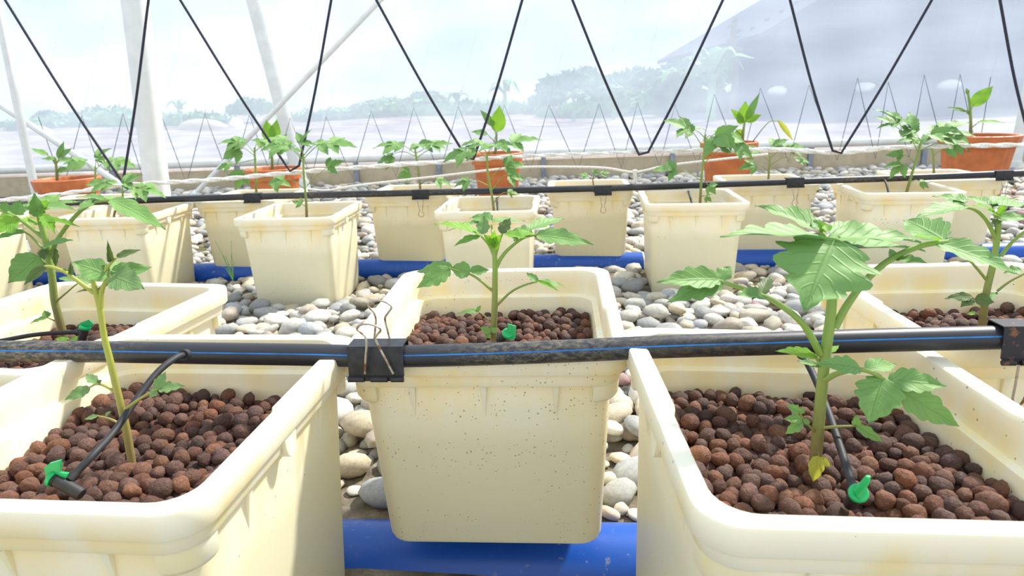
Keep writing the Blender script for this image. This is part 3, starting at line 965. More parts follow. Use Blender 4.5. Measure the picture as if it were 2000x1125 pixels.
p.leaf([(1597, 878, -.003), (1600, 893, -.008)], [(1598, 890, 1588, 944, 28, .92, -.008, -.012, 'leaf_yellow', .1, .12), (1600, 894, 1624, 913, 15, .9, -.008, -.01, 'leaf_yellow', .1, .05)], .0010)

# --- centre plant
p = Plant(.775, (963, 672), 'tomato seedling with spreading leaves in the centre tub beside a green tap', gt)
p.stem([(963, 672), (966, 600), (967, 542), (967, 512), (965, 488), (963, 470)], .0042, .0026)
p.leaf([(969, 522), (980, 502), (996, 484), (1022, 465), (1049, 458)], [(1046, 459, 1159, 472, 38, .48, 0, -.02, None, .2, .28), (1034, 450, 1102, 420, 34, .25, .01, .05, None, .3, .32), (1040, 455, 996, 450, 28, .4, 0, .0), (1010, 470, 1004, 462, 14, .5), (1040, 454, 1000, 462, 24, .3, 0, -.02, 'leaf_bright')], .0026, .0014)
p.leaf([(967, 506), (956, 480), (940, 461)], [(940, 460, 850, 430, 40, .15, 0, -.01, 'leaf_bright', .35, .30), (938, 461, 886, 477, 22, .25, 0, -.02), (942, 458, 946, 420, 24, .75, 0, .01, 'leaf_pale')], .0022, .0014)
p.leaf([(964, 480), (960, 440, .03)], [(962, 430, 916, 422, 32, .4, .03, .05), (960, 434, 1026, 427, 24, .2, .03, .05), (940, 434, 874, 446, 22, .2, .03, .04)], .0018)
p.leaf([(968, 500), (976, 470), (982, 456)], [(978, 456, 997, 424, 22, .6, 0, .01, 'leaf_dark'), (985, 458, 1030, 462, 26, .25, -.01, -.02, 'leaf_bright')], .0018)
for bx, by, tx, ty, w in ((962, 478, 946, 458, 16), (964, 480, 978, 458, 16), (963, 476, 966, 450, 15), (964, 484, 956, 466, 13), (966, 486, 976, 470, 13)):
    p.leaf([(964, 492), (bx, by)], [(bx, by, tx, ty, w, .7, -.005, -.015, 'leaf_bright', .4)], .001)
p.leaf([(963, 569), (938, 548), (916, 535), (876, 523)], [(918, 530, 957, 526, 22, .6, 0, .01, None, .2, .05), (919, 531, 878, 523, 33, .75, 0, 0, None, .15, .14), (884, 522, 810, 528, 30, .6, 0, .02, None, .15, .3), (880, 524, 814, 561, 34, .8, 0, -.02, None, .12, .28)], .0019, .0011)
p.leaf([(970, 597), (997, 571), (1024, 557), (1049, 550)], [(1050, 551, 1028, 531, 15, .5, 0, .01), (1048, 549, 1092, 566, 12, .3, 0, -.02, 'leaf_bright', .5, .05), (1052, 551, 1106, 557, 18, .35, 0, .01, None, .3, .1)], .0017, .001)
p.leaf([(960, 630), (945, 616), (932, 607)], [(934, 607, 894, 610, 11, .5, 0, -.01), (932, 608, 939, 596, 8, .6)], .0012)
p.leaf([(962, 660, -.004), (958, 650, -.008)], [(958, 649, 937, 639, 15, .85, -.008), (957, 651, 948, 659, 14, .85, -.008), (960, 648, 971, 640, 12, .85, -.008)], .001)

# --- left foreground plant, wilting top
p = Plant(.522, (256, 894), 'slender yellowish seedling with curled wilting top leaves in the left foreground tub', gt, stem='stem_yellow', mat='leaf_pale')
p.stem([(256, 894), (246, 835), (238, 800), (227, 755), (214, 700), (203, 655), (196, 607), (189, 577), (184, 558), (180, 540)], .0034, .0018)
p.leaf([(196, 600), (198, 572), (205, 553), (218, 537)], [(216, 537, 278, 561, 46, .8, 0, -.02, 'leaf_pale', .1, .2), (214, 537, 295, 520, 34, .7, 0, .01, 'leaf', .2, .12), (222, 532, 238, 506, 20, .6, 0, .02, 'leaf'), (214, 538, 140, 510, 42, .72, 0, -.01, 'leaf', .15, .12)], .0024, .0014)
p.leaf([(196, 540), (206, 526), (218, 511)], [(217, 512, 210, 471, 9, .7, 0, -.01, 'leaf_dark', .8), (216, 513, 216, 490, 11, .7, 0, .0, 'leaf_dark', .8)], .0014)
p.leaf([(204, 530), (216, 515), (228, 503)], [(227, 504, 275, 486, 15, .5, 0, .01, 'leaf_dark', .5, .15)], .0013)
p.leaf([(184, 572), (160, 555), (130, 533), (104, 522), (88, 520)], [(139, 538, 138, 512, 9, .8, 0, 0, 'leaf_dark', .7), (90, 519, 44, 557, 17, .7, 0, -.01, 'leaf_dark', .5, .12), (150, 548, 110, 540, 15, .5, .01, .02, 'leaf'), (150, 545, 180, 552, 22, .6, .02, .03, 'leaf_pale'), (126, 530, 128, 524, 7, .6)], .0019, .0011)
p.leaf([(185, 568), (178, 565)], [(179, 566, 146, 570, 10, .3, 0, 0, 'leaf_dark', .4, .05), (192, 567, 220, 550, 9, .3, 0, .01, 'leaf_dark', .4, .05)], .001)
p.leaf([(180, 548), (182, 535)], [(180, 540, 178, 503, 7, .7, 0, 0, 'leaf_dark', .7), (196, 528, 204, 517, 8, .7, 0, 0, 'leaf_dark', .6)], .001)
p.leaf([(228, 768), (208, 755), (190, 750), (174, 757)], [(177, 757, 124, 781, 22, .7, 0, -.01, 'leaf_pale', .2), (190, 749, 166, 729, 18, .7, 0, .01), (190, 750, 199, 742, 10, .6, 0, .0, 'leaf_dark')], .0013, .0009)
p.leaf([(244, 800, -.004), (275, 778, -.008), (306, 760, -.01)], [(306, 760, 323, 726, 20, .75, -.01, -.005), (309, 760, 360, 752, 20, .6, -.01, -.01, None, .2, .5), (306, 762, 291, 776, 15, .7, -.01, -.015)], .0015, .001)
p.leaf([(235, 828), (214, 818), (190, 812)], [(192, 813, 162, 818, 11, .5), (205, 812, 217, 803, 8, .5)], .0012)

# --- plant behind, at left
p = Plant(.885, (122, 648), 'tall bushy tomato plant at the left edge behind the wilting seedling', gt)
p.stem([(122, 648), (112, 610), (106, 584), (101, 536), (95, 502), (91, 478), (87, 462), (80, 437), (74, 408)], .0055, .0032)
p.leaf([(100, 495), (116, 462), (150, 419), (183, 396), (216, 391)], [(214, 389, 322, 441, 38, .45, 0, -.03, None, .2, .2), (202, 390, 145, 378, 22, .3, 0, .04, 'leaf', .3), (206, 388, 262, 393, 24, .3, 0, .05), (185, 394, 150, 409, 22, .3, 0, -.02), (170, 402, 184, 386, 18, .4)], .0032, .0018)
p.leaf([(89, 468), (55, 440), (30, 423), (-6, 408)], [(34, 425, -22, 455, 36, .6, 0, -.03, 'leaf_bright', .2), (32, 420, 38, 391, 26, .6, 0, 0), (8, 412, 12, 393, 18, .6), (30, 420, 8, 400, 22, .5, 0, .03), (0, 410, -30, 398, 26, .4)], .003, .0018)
p.leaf([(96, 498), (78, 480), (60, 461), (46, 452)], [(50, 453, -14, 466, 24, .3, 0, -.02, None, .4), ], .002, .0012)
p.leaf([(78, 425), (72, 410)], [(74, 424, 67, 378, 24, .75, -.01, -.02, 'leaf', .5), (80, 410, 118, 376, 30, .5, .01, .04), (84, 405, 146, 404, 26, .25, -.01, -.03), (90, 402, 162, 390, 20, .2, .02, .04), (84, 420, 106, 452, 22, .6, .0, -.03, 'leaf_bright'), (86, 428, 154, 437, 18, .25, 0, -.02, 'leaf_bright'), (74, 438, 40, 427, 24, .4, 0, -.02, 'leaf_bright'), (76, 412, 40, 396, 26, .35, .02, .03), (78, 414, 96, 392, 24, .6, -.01, -.02, 'leaf_bright'), (72, 408, 60, 384, 20, .5, .02, .03)], .002)
p.leaf([(94, 500), (86, 484)], [(84, 484, 138, 464, 25, .45, -.01, -.03), (82, 486, 86, 508, 16, .7, -.01, -.02, 'leaf_dark')], .0015)
p.leaf([(102, 548), (90, 520), (78, 502)], [(76, 499, 14, 553, 50, .85, -.005, -.03, None, .08, .14)], .002)
p.leaf([(100, 500), (106, 486)], [(106, 484, 109, 522, 12, .8, -.01, -.015, 'leaf_dark', .7, .3)], .0015)
p.leaf([(113, 586), (132, 570), (150, 555), (168, 548)], [(166, 547, 148, 535, 18, .5, 0, .01, 'leaf_pale'), (166, 547, 184, 552, 18, .5)], .0013)
p.leaf([(110, 628), (92, 620)], [(93, 620, 86, 606, 15, .8), (93, 620, 55, 630, 11, .5)], .0012)
p.leaf([(128, 668, -.02), (134, 663, -.02)], [(135, 665, 105, 660, 13, .55, -.02, -.02, 'leaf_bright', .1, 0), (135, 665, 167, 658, 13, .55, -.02, -.02, 'leaf_bright', .1, 0)], .0012)

# --- plant behind, at right
p = Plant(.775, (1918, 642), 'tomato plant with flat layered leaves at the right edge behind the pipe', gt)
p.stem([(1918, 642), (1922, 605), (1928, 564), (1940, 514), (1947, 468), (1950, 432), (1946, 416)], .0046, .0030)
p.leaf([(1946, 470), (1928, 433), (1906, 411), (1882, 404)], [(1886, 402, 1788, 419, 42, .25, 0, -.02, None, .25, .34), (1890, 394, 1822, 379, 34, .2, .02, .05, None, .25, .34), (1886, 398, 1846, 392, 26, .3, .02, .02)], .0026, .0014)
p.leaf([(1948, 440), (1938, 405, .02)], [(1936, 400, 1966, 377, 28, .2, .02, .05), (1934, 400, 1886, 380, 28, .2, .02, .06), (1938, 404, 1990, 384, 30, .2, .02, .04), (1940, 410, 1902, 398, 24, .3, .0, -.01, 'leaf_bright')], .0018)
p.leaf([(1955, 500), (1976, 474), (2004, 450)], [(2000, 452, 2060, 440, 30, .4)], .0026, .0016)
p.leaf([(1950, 440), (1952, 424)], [(1946, 426, 2016, 424, 28, .35, -.01, -.03, None, .2, .2), (1950, 402, 2020, 394, 36, .3, 0, .02, None, .2, .3), (1946, 422, 1930, 408, 20, .5, -.01, -.02, 'leaf_bright'), (1950, 420, 1966, 402, 20, .5, -.01, -.02, 'leaf_bright'), (1948, 424, 1944, 442, 16, .7, -.01, -.02, 'leaf_dark')], .0016)
p.leaf([(1926, 546), (1908, 524), (1890, 506), (1856, 482)], [(1858, 483, 1836, 478, 14, .4)], .0018, .0012)
p.leaf([(1948, 568), (1972, 550), (2004, 533)], [(1994, 527, 1961, 532, 22, .5), (2002, 534, 2040, 528, 24, .4)], .0016, .0011)
p.leaf([(1924, 596, -.003), (1912, 588, -.008), (1900, 582, -.01)], [(1930, 585, 1950, 568, 13, .6, -.008, 0), (1904, 583, 1943, 590, 26, .75, -.01, -.02, 'leaf_dark', .15, .08), (1900, 580, 1846, 581, 20, .6, -.01, -.01, 'leaf_dark', .2, .12), (1900, 583, 1877, 598, 20, .75, -.01, -.02, 'leaf_dark', .2, .1)], .0013)
p.leaf([(1916, 622, -.004), (1908, 612, -.008)], [(1908, 612, 1888, 613, 9, .6, -.008, -.01, 'leaf_bright')], .0009)

# --- second row plants
gt2 = 'tomato seedlings in the second row'
def row_plant(Y, stem, leaves, label, r=.0045, size=.075, mat='leaf', name='tomato_plant'):
    q = Plant(Y, stem[0], label, gt2, name=name, mat=mat)
    q.stem(stem, r, r * .6)
    for pet, sz, n, face in leaves: q.compound(pet, sz, n, face)
    return q
row_plant(2.06, [(599, 425), (598, 395), (593, 340), (592, 300)], [
    ([(593, 310), (620, 285), (650, 280)], .075, 5, .3), ([(592, 305), (610, 285), (632, 278, .06)], .06, 5, .3), ([(592, 312), (570, 285), (548, 283)], .07, 5, .35),
    ([(593, 320), (580, 300), (566, 290, -.05)], .06, 3, .3), ([(592, 300), (588, 285), (590, 278)], .05, 5, .4),
    ([(600, 362), (622, 340), (644, 325)], .05, 3, .5), ([(598, 372), (570, 352), (548, 352)], .05, 3, .4), ([(599, 405), (592, 400), (588, 398)], .03, 3, .6)],
    'tomato seedling in the forward tub left of centre in the second row')
row_plant(2.42, [(501, 392), (500, 350), (498, 310), (497, 288)], [
    ([(498, 300), (480, 280), (462, 276)], .07, 5, .4), ([(498, 305), (478, 290), (466, 292)], .075, 3, .7), ([(498, 296), (520, 278), (540, 276)], .07, 5, .35), ([(498, 298), (500, 282), (508, 274, .05)], .06, 3, .4),
    ([(501, 340), (482, 330), (474, 340)], .065, 3, .7), ([(500, 360), (520, 350), (538, 352)], .06, 3, .5), ([(501, 310), (470, 318), (446, 322)], .05, 3, .4)],
    'tomato seedling growing before the terracotta pot left of centre', r=.005)
row_plant(2.43, [(821, 372), (818, 340), (812, 300), (810, 285)], [
    ([(812, 300), (790, 285), (770, 282)], .08, 5, .3), ([(812, 305), (785, 296), (762, 305)], .075, 3, .35), ([(812, 300), (830, 290), (846, 284)], .07, 5, .3), ([(814, 308), (838, 292), (855, 285, .04)], .05, 3, .3), ([(811, 298), (812, 284), (818, 282, -.04)], .06, 3, .5),
    ([(820, 345), (806, 335), (798, 336)], .05, 3, .65), ([(820, 360), (838, 350), (856, 352)], .05, 3, .4)],
    'tomato seedling in the tub behind the pipe left of the central plant')
row_plant(2.07, [(966, 425), (962, 390), (953, 340), (951, 300)], [
    ([(952, 310), (930, 292), (905, 296)], .075, 5, .35), ([(952, 305), (975, 290), (1005, 278)], .085, 5, .3), ([(952, 300), (940, 285), (925, 277, .05)], .065, 5, .3), ([(952, 302), (960, 286), (966, 282, -.05)], .07, 5, .4),
    ([(956, 352), (975, 330), (990, 324)], .06, 3, .5), ([(960, 372), (982, 345), (996, 343)], .05, 3, .5), ([(958, 365), (930, 352), (912, 354)], .05, 3, .4), ([(963, 398), (980, 378), (995, 376)], .035, 3, .4)],
    'tomato seedling in the tub directly behind the centre foreground plant')
row_plant(2.45, [(1159, 362), (1158, 350), (1160, 344)], [
    ([(1159, 352), (1150, 345), (1146, 343)], .032, 3, .4), ([(1159, 350), (1168, 342), (1176, 339)], .034, 3, .35), ([(1159, 348), (1160, 340), (1161, 338)], .025, 3, .5)],
    'tiny tomato sprout in the tub behind the pipe', r=.0028)
row_plant(2.08, [(1367, 402), (1370, 350), (1375, 300), (1378, 262)], [
    ([(1374, 290), (1356, 262), (1340, 250)], .075, 5, .35), ([(1376, 280), (1395, 262), (1412, 262)], .08, 5, .4), ([(1377, 275), (1385, 265, -.04), (1398, 268, -.08)], .08, 3, .75), ([(1377, 270), (1365, 258), (1352, 252, .06)], .06, 3, .3), ([(1377, 275), (1415, 270), (1440, 282)], .07, 5, .4),
    ([(1372, 322), (1395, 300), (1412, 290)], .04, 3, .4), ([(1369, 352), (1340, 335), (1316, 330)], .07, 3, .5), ([(1368, 345), (1378, 356), (1386, 364)], .035, 3, .7), ([(1367, 385), (1376, 382), (1380, 384)], .025, 3, .7)],
    'tall tomato seedling in the forward tub above the right pebbles')
row_plant(2.43, [(1500, 362), (1502, 330), (1504, 305)], [
    ([(1503, 315), (1480, 295), (1462, 292)], .075, 5, .35), ([(1503, 310), (1530, 288), (1545, 286)], .07, 5, .35), ([(1503, 308), (1500, 292), (1510, 284)], .06, 3, .4),
    ([(1501, 335), (1486, 322), (1472, 322)], .06, 3, .5), ([(1502, 325), (1530, 308), (1560, 310)], .05, 3, .3)],
    'tomato seedling behind the pipe just right of the pot with rounded leaves')
row_plant(2.15, [(1766, 392), (1778, 350), (1790, 310), (1800, 275)], [
    ([(1794, 300), (1775, 262), (1750, 236)], .085, 5, .3), ([(1798, 285), (1770, 262), (1740, 240, .04)], .06, 3, .3), ([(1798, 280), (1820, 262), (1845, 250)], .085, 5, .35), ([(1798, 280), (1830, 268), (1862, 262)], .08, 5, .35), ([(1799, 278), (1790, 262), (1782, 252)], .08, 5, .4), ([(1799, 276), (1808, 262, -.05), (1818, 262, -.08)], .07, 3, .5), ([(1796, 295), (1830, 280), (1868, 285)], .06, 3, .4),
    ([(1788, 318), (1772, 305), (1760, 302)], .05, 3, .5), ([(1784, 335), (1768, 318), (1760, 322)], .055, 3, .6), ([(1776, 356), (1790, 352), (1800, 356)], .035, 3, .5)],
    'leafy dark stemmed tomato seedling before the largest terracotta pot', r=.005)
row_plant(2.41, [(1824, 345), (1823, 310), (1820, 285)], [
    ([(1821, 295), (1800, 275), (1785, 272)], .06, 5, .35), ([(1821, 292), (1840, 275), (1858, 272)], .065, 5, .35), ([(1822, 305), (1836, 295), (1850, 292)], .05, 3, .5)],
    'slim tomato seedling with few leaves beside the largest terracotta pot')
row_plant(2.17, [(222, 428), (225, 412), (238, 392), (240, 372)], [
    ([(239, 378), (222, 362), (205, 358)], .07, 5, .35), ([(239, 376), (260, 366), (280, 368)], .075, 5, .35), ([(239, 374), (240, 362), (246, 356)], .06, 5, .4), ([(228, 404), (246, 408), (254, 412)], .04, 3, .4)],
    'small tomato seedling in the second row under the knot of the black cord')
row_plant(2.47, [(185, 392), (186, 350), (186, 325)], [
    ([(186, 335), (168, 318), (150, 316)], .07, 5, .4), ([(186, 332), (205, 316), (228, 316)], .075, 5, .35), ([(186, 330), (188, 312), (192, 306)], .06, 5, .4)],
    'tomato seedling before the leftmost terracotta pot')

# ------------------------------------------------------------------ terracotta pots with their plants
def flower_pot(px, ytop, rim_px, Y, label, H=None):
    c = onY(px, ytop, Y)
    R = rim_px / 2 * np.dot(c - CAM, FW) / FPX
    H = c[2] - G2 + .004
    o = empty('flower_pot', (c[0], c[1], G2 - .004))
    n = 96
    flute = lambda a, i: 1 + (.018 * math.cos(a * 28) if i < 30 else 0)
    body = [(R * .62, 0), (R * .66, .004), (R * .88, H - .055), (R * .84, H - .055), (R * .62, .02)]
    MB().lathe(body, n, mod=flute, close=True).build('body', M['pot'], o, sharp=50)
    scal = lambda a, i: 1 + .02 * abs(math.sin(a * 10))
    rim = [(R * .86, H - .060), (R * .95, H - .056), (R * 1.0, H - .010), (R * 1.0, H - .003), (R * .98, H), (R * .90, H), (R * .87, H - .005), (R * .85, H - .05)]
    MB().lathe(rim, n, mod=scal).build('scalloped_rim', M['pot'], o, sharp=40)
    MB().lathe([(R * .855, H - .03), (R * .4, H - .022), (.002, H - .018)], 40).build('soil', M['soil'], o)
    tag(o, label, 'pot', 'terracotta pots by the film wall')
    return c, R
gp = 'young plants in the terracotta pots'
def pot_plant(c, stem, leaves, label, name='potted_seedling', r=.008):
    q = Plant(c[1], stem[0], label, gp, name=name, mat='leaf_bright')
    q.stem(stem, r, r * .6)
    for pet, lets in leaves: q.leaf(pet, lets, .003)
    return q
c, R = flower_pot(130, 348, 116, 3.5, 'wide terracotta pot at the left edge behind the thin pole')
pot_plant(c, [(112, 352), (110, 325), (108, 308)], [
    ([(110, 325), (100, 308), (92, 303)], [(94, 304, 60, 288, 14, .4, 0, 0, 'leaf', .2, 0)]), ([(110, 320), (118, 305)], [(116, 308, 140, 288, 12, .6, 0, 0, 'leaf', .2, 0), (114, 310, 124, 276, 12, .7, 0, 0, 'leaf', .2, 0)]),
    ([(110, 320), (116, 312)], [(112, 314, 148, 310, 16, .4, 0, 0, 'leaf', .2, 0), (110, 312, 80, 308, 14, .4, 0, 0, 'leaf', .2, 0), (112, 335, 135, 328, 14, .6, 0, 0, 'leaf', .2, 0)])],
    'seedling with narrow leaves in the leftmost terracotta pot')
c, R = flower_pot(533, 328, 106, 3.5, 'terracotta pot standing left of centre below the leaning white pole')
pot_plant(c, [(532, 332), (531, 300), (530, 270)], [
    ([(531, 290), (530, 275)], [(528, 276, 520, 234, 26, .85, 0, 0, None, .15, 0), (534, 276, 541, 232, 22, .85, 0, .02, None, .15, 0)]), ([(531, 300), (545, 280)], [(543, 283, 560, 262, 18, .6, 0, 0, 'leaf', .2, 0)]), ([(531, 302), (515, 285)], [(517, 287, 498, 272, 18, .6, 0, 0, 'leaf', .2, 0)])],
    'seedling with two upright broad bright leaves in the pot left of centre')
c, R = flower_pot(970, 298, 102, 3.5, 'terracotta pot near the centre of the film wall')
pot_plant(c, [(966, 302), (969, 285), (970, 262)], [
    ([(970, 270), (971, 256)], [(971, 258, 976, 205, 30, .92, 0, 0, None, .1, 0)]), ([(970, 268), (962, 240)], [(964, 246, 938, 214, 15, .8, 0, 0, 'leaf', .2, 0), (964, 246, 958, 230, 10, .7, 0, 0, 'leaf', .2, 0)]), ([(969, 280), (950, 260)], [(952, 262, 920, 256, 16, .5, 0, 0, 'leaf', .2, 0)])],
    'seedling with one tall broad bright leaf in the central terracotta pot')
c, R = flower_pot(1424, 277, 108, 3.5, 'terracotta pot behind the tall seedling right of centre')
pot_plant(c, [(1450, 282), (1452, 255), (1455, 235)], [
    ([(1453, 245), (1454, 236)], [(1453, 240, 1456, 197, 26, .9, 0, 0, None, .1, 0), (1452, 238, 1428, 212, 14, .8, 0, 0, None, .15, 0), (1458, 238, 1488, 222, 16, .7, 0, 0, None, .15, 0), (1458, 234, 1484, 180, 14, .8, 0, 0, 'leaf', .15, 0), (1450, 242, 1440, 222, 14, .8, 0, 0, None, .15, 0)]),
    ([(1453, 268), (1436, 252)], [(1438, 254, 1450, 272, 18, .7, 0, 0, None, .2, 0)])],
    'seedling with a bunch of rounded bright leaves in the pot right of centre')
pot_plant(c, [(1466, 282), (1500, 240), (1522, 236)], [([(1518, 236), (1524, 236)], [(1520, 235, 1551, 276, 10, .7, 0, -.05, 'leaf_yellow', .3, .1)])],
    'thin arching stalk with one drooping yellowish leaf in the pot right of centre', r=.003)
c, R = flower_pot(1913, 263, 138, 3.4, 'largest terracotta pot with a scalloped rim at the right edge')
pot_plant(c, [(1895, 266), (1896, 240), (1894, 205), (1890, 178)], [
    ([(1896, 215), (1902, 204)], [(1898, 207, 1941, 166, 26, .9, 0, 0, None, .1, 0)]), ([(1897, 250), (1912, 238)], [(1910, 239, 1967, 236, 12, .4, 0, 0, None, .2, 0)]), ([(1895, 225), (1878, 212), (1862, 210)], [(1886, 218, 1850, 208, 10, .5, 0, 0, 'leaf', .2, 0), (1884, 216, 1898, 226, 8, .5, 0, 0, 'leaf', .2, 0)]),
    ([(1892, 190), (1890, 180)], [(1891, 184, 1887, 172, 7, .7, 0, 0, 'leaf', .2, 0)])],
    'seedling with one slanting broad yellow-green leaf in the largest pot')

# ------------------------------------------------------------------ drip lines with green taps
def dripper(Y, path, tap, label, r=.0028, flange=None, group='drip lines of the front tubs'):
    """path (px,py,dy) of the small hose; tap = (body axis start, body axis end, lever pts) in the same form"""
    W = lambda q: onY(q[0], q[1], Y + (q[2] if len(q) > 2 else 0))
    P = spline([W(q) for q in path], 8)
    base = P[-1]
    o = empty('drip_line', base)
    MB().tube(P, r, 12).build('hose', M['rubber'], o, off=base)
    if flange is not None:
        d = P[1] - P[0]; d /= np.linalg.norm(d)
        MB().tube([P[0] - d * .002, P[0] + d * .0035], r * 1.75, 18).build('grommet', M['rubber'], o, off=base)
    if tap:
        a, b = W(tap[0]), W(tap[1])
        d = b - a; L = np.linalg.norm(d); d /= L
        MB().tube([a, a + d * L * .1, a + d * L * .1, b - d * L * .05, b], [.0052, .0056, .0050, .0050, .0042], 18).build('tap_body', M['rubber'], o, off=base)
        MB().tube([P[-1], P[-1] + (P[-1] - P[-2]) / np.linalg.norm(P[-1] - P[-2]) * .006], r * 1.25, 12).build('hose_barb', M['rubber'], o, off=base)
        # green disc on the end of the body with an upright lever blade
        hd = MB().tube([a + d * .0005, a - d * .0022, a - d * .003], [.0066, .0066, .0058], 24).build('tap_handle', M['green'], o, off=base)
        lv = [W(q) for q in tap[2]]
        ctr = sum(lv) / len(lv); nrm = np.cross(lv[1] - lv[0], lv[2] - lv[0]); nrm /= np.linalg.norm(nrm)
        n = len(lv); V = [q + nrm * .0011 for q in lv] + [q - nrm * .0011 for q in lv]
        F = [tuple(range(n)), tuple(range(n, 2 * n))[::-1]] + [(i, n + i, n + (i + 1) % n, (i + 1) % n) for i in range(n)]
        MB().add(V, F).build('lever', M['green'], hd, off=base, smooth=False)
    tag(o, label, 'drip line', group)
# left foreground: from the pipe down to the tap lying on the pellets
dripper(.50, [(362, 693, .088), (345, 698, .075), (310, 725, .055), (270, 775, .03), (225, 840, .0), (185, 885, -.03), (148, 924, -.045)],
        [(106, 935, -.05), (160, 966, -.055), [(92, 940, -.05), (88, 912, -.05), (98, 904, -.05), (120, 898, -.05), (118, 922, -.05), (134, 924, -.05), (132, 932, -.05), (108, 938, -.05)]],
        'black drip hose arching from the pipe to a green tap in the left foreground tub', .0030, flange=1)
dripper(.45, [(1566, 690, .128), (1572, 700, .115), (1592, 740, .09), (1618, 805, .05), (1640, 870, .01), (1664, 946, -.03)],
        [(1676, 964, -.045), (1660, 985, -.02), [(1672, 968, -.048), (1668, 958, -.048), (1692, 930, -.05), (1700, 930, -.05), (1698, 940, -.05), (1680, 974, -.05)]],
        'black drip hose running to a round green tap in the right foreground tub', .0030, flange=1)
dripper(.745, [(1005, 690, -.05), (996, 684, -.03), (985, 674, -.01), (978, 668, .0)],
        [(990, 652, -.008), (974, 664, .002), [(984, 650, -.008), (992, 640, -.008), (991, 632, -.008), (1008, 637, -.008), (1007, 660, -.008), (996, 664, -.008)]],
        'short black hose with a green tap beside the centre plant stem')
dripper(.80, [(-60, 676, .0), (0, 666, .0), (60, 655, .0), (110, 650, .0), (152, 649, .0)],
        [(166, 640, .0), (160, 664, .0), [(152, 643, 0), (158, 630, 0), (174, 624, 0), (183, 632, 0), (176, 640, 0), (172, 648, 0), (160, 644, 0)]],
        'level black drip hose ending at a green tap in the rear left tub')
for px, pts, nm in ((971, [(970, 382, .18), (971, 396, .06), (973, 418, .0)], 'tub behind the centre plant'), (1347, [(1344, 372, .17), (1347, 382, .06), (1353, 402, 0)], 'forward tub above the right pebbles'), (1735, [(1722, 350, .10), (1730, 356, .04), (1738, 386, -.02)], 'forward tub below the largest pot')):
    dripper(2.07 if px < 1700 else 2.14, pts, None, 'thin drip hose into the ' + nm, .0035, group='drip hoses of the second row')

# ------------------------------------------------------------------ ropes and cords
ROPE = (2.20, -.03)
def rope(name, pix, Yk, r, mat, label, cat, twist=0, parts=None):
    P = spline([onY(x, y, *Yk) for x, y in pix], 8)
    o = empty(name, P[0])
    if twist:
        for s_ in range(2):
            Q = []
            L = 0
            D = spline(P, 4)
            for i, q in enumerate(D):
                if i: L += np.linalg.norm(D[i] - D[i - 1])
                a = L / twist * 2 * math.pi + s_ * math.pi
                Q.append(q + np.array([0, math.cos(a), math.sin(a)]) * r * .45)
            MB().tube(Q, r * .68, 6).build('strand', M[mat], o, off=P[0])
    else:
        MB().tube(P, r, 8).build('strand', M[mat], o, off=P[0])
    return tag(o, label, cat)
rope('white_rope', [(-150, 402), (0, 391), (120, 379), (240, 362), (420, 351), (560, 338), (700, 327), (900, 314), (1000, 306), (1250, 297), (1500, 292), (1640, 298), (1760, 288), (2000, 283), (2150, 280)],
     ROPE, .0072, 'rope', 'white support rope stretched across above the second row of tubs', 'rope', twist=.14)
o = rope('white_rope', [(600, 369), (640, 372), (700, 362), (850, 345), (1000, 328), (1100, 326), (1180, 328), (1240, 336), (1300, 324), (1400, 312), (1500, 301)],
     (2.26, -.03), .0038, 'rope', 'thinner second white rope sagging to a knot above the tiny sprout tub', 'rope')
k0 = onY(1240, 336, 2.26, -.03); k1 = onY(1239, 362, 2.27, -.03); off = onY(600, 369, 2.26, -.03)
MB().tube(spline([k0 + [0, 0, .008], k0 + [0, 0, -.006], (k0 + k1) / 2 + [.002, 0, 0], k1], 5), [.006, .009] + [.006] * 14, 8).build('knot_tail', M['rope'], o, off=off)

# heavy black zigzag cord hanging down to the rope; its upper bends lie above the picture
zz = []
bot = [((240, 357), (240, 357)), ((566, 334), (584, 324)), ((911, 308), (925, 311)), ((1248, 302), (1266, 297)), ((1626, 294), (1643, 299)), ((2010, 270), (2030, 268))]
arms = [((10, 0), (290, 0)), ((352, 0), (647, 0)), ((735, 0), (1020, 0)), ((1118, 0), (1412, 0)), ((1543, 0), (1820, 0)), ((1953, 0), (2230, 0))]
for (bl, br), (al, ar) in zip(bot, arms):
    dl = ((al[0] - bl[0]) / (bl[1] - al[1])); dr = ((ar[0] - br[0]) / (br[1] - ar[1]))
    up = 150
    seg = [(al[0] + dl * up * .7, -up), al, (al[0] + (bl[0] - al[0]) * .55 - 4, bl[1] * .55), bl, br, (br[0] + (ar[0] - br[0]) * .45 + 3, br[1] * .55), ar, (ar[0] + dr * up * .7, -up)]
    zz.append(seg)
WR = np.mean([onY(s[0][0], s[0][1], *ROPE)[2] for s in zz])
zo = empty('zigzag_cord', onY(240, 357, *ROPE))
for seg in zz:
    P = [onY(x, y, ROPE[0] - .012, ROPE[1]) for x, y in seg]
    for e in (0, -1): P[e][2] = WR
    Q = arc_pts(P[0], P[1], 3)[:-1] + spline(P[1:4], 8) + spline(P[4:7], 8)[0:] + arc_pts(P[6], P[7], 3)[1:]
    MB().tube(Q, .0042, 8).build('cord_loop', M['cord'], zo, off=zo.location)
tag(zo, 'heavy black cord zigzagging down to the white rope in large V shapes', 'cord')
# wire that carries the zigzag, above the frame
MB().tube([(-2.4, ROPE[0] - .012 + .072, WR), (2.6, ROPE[0] - .012 - .078, WR)], .004, 8).build('carrier_wire', M['stake'], zo, off=zo.location)

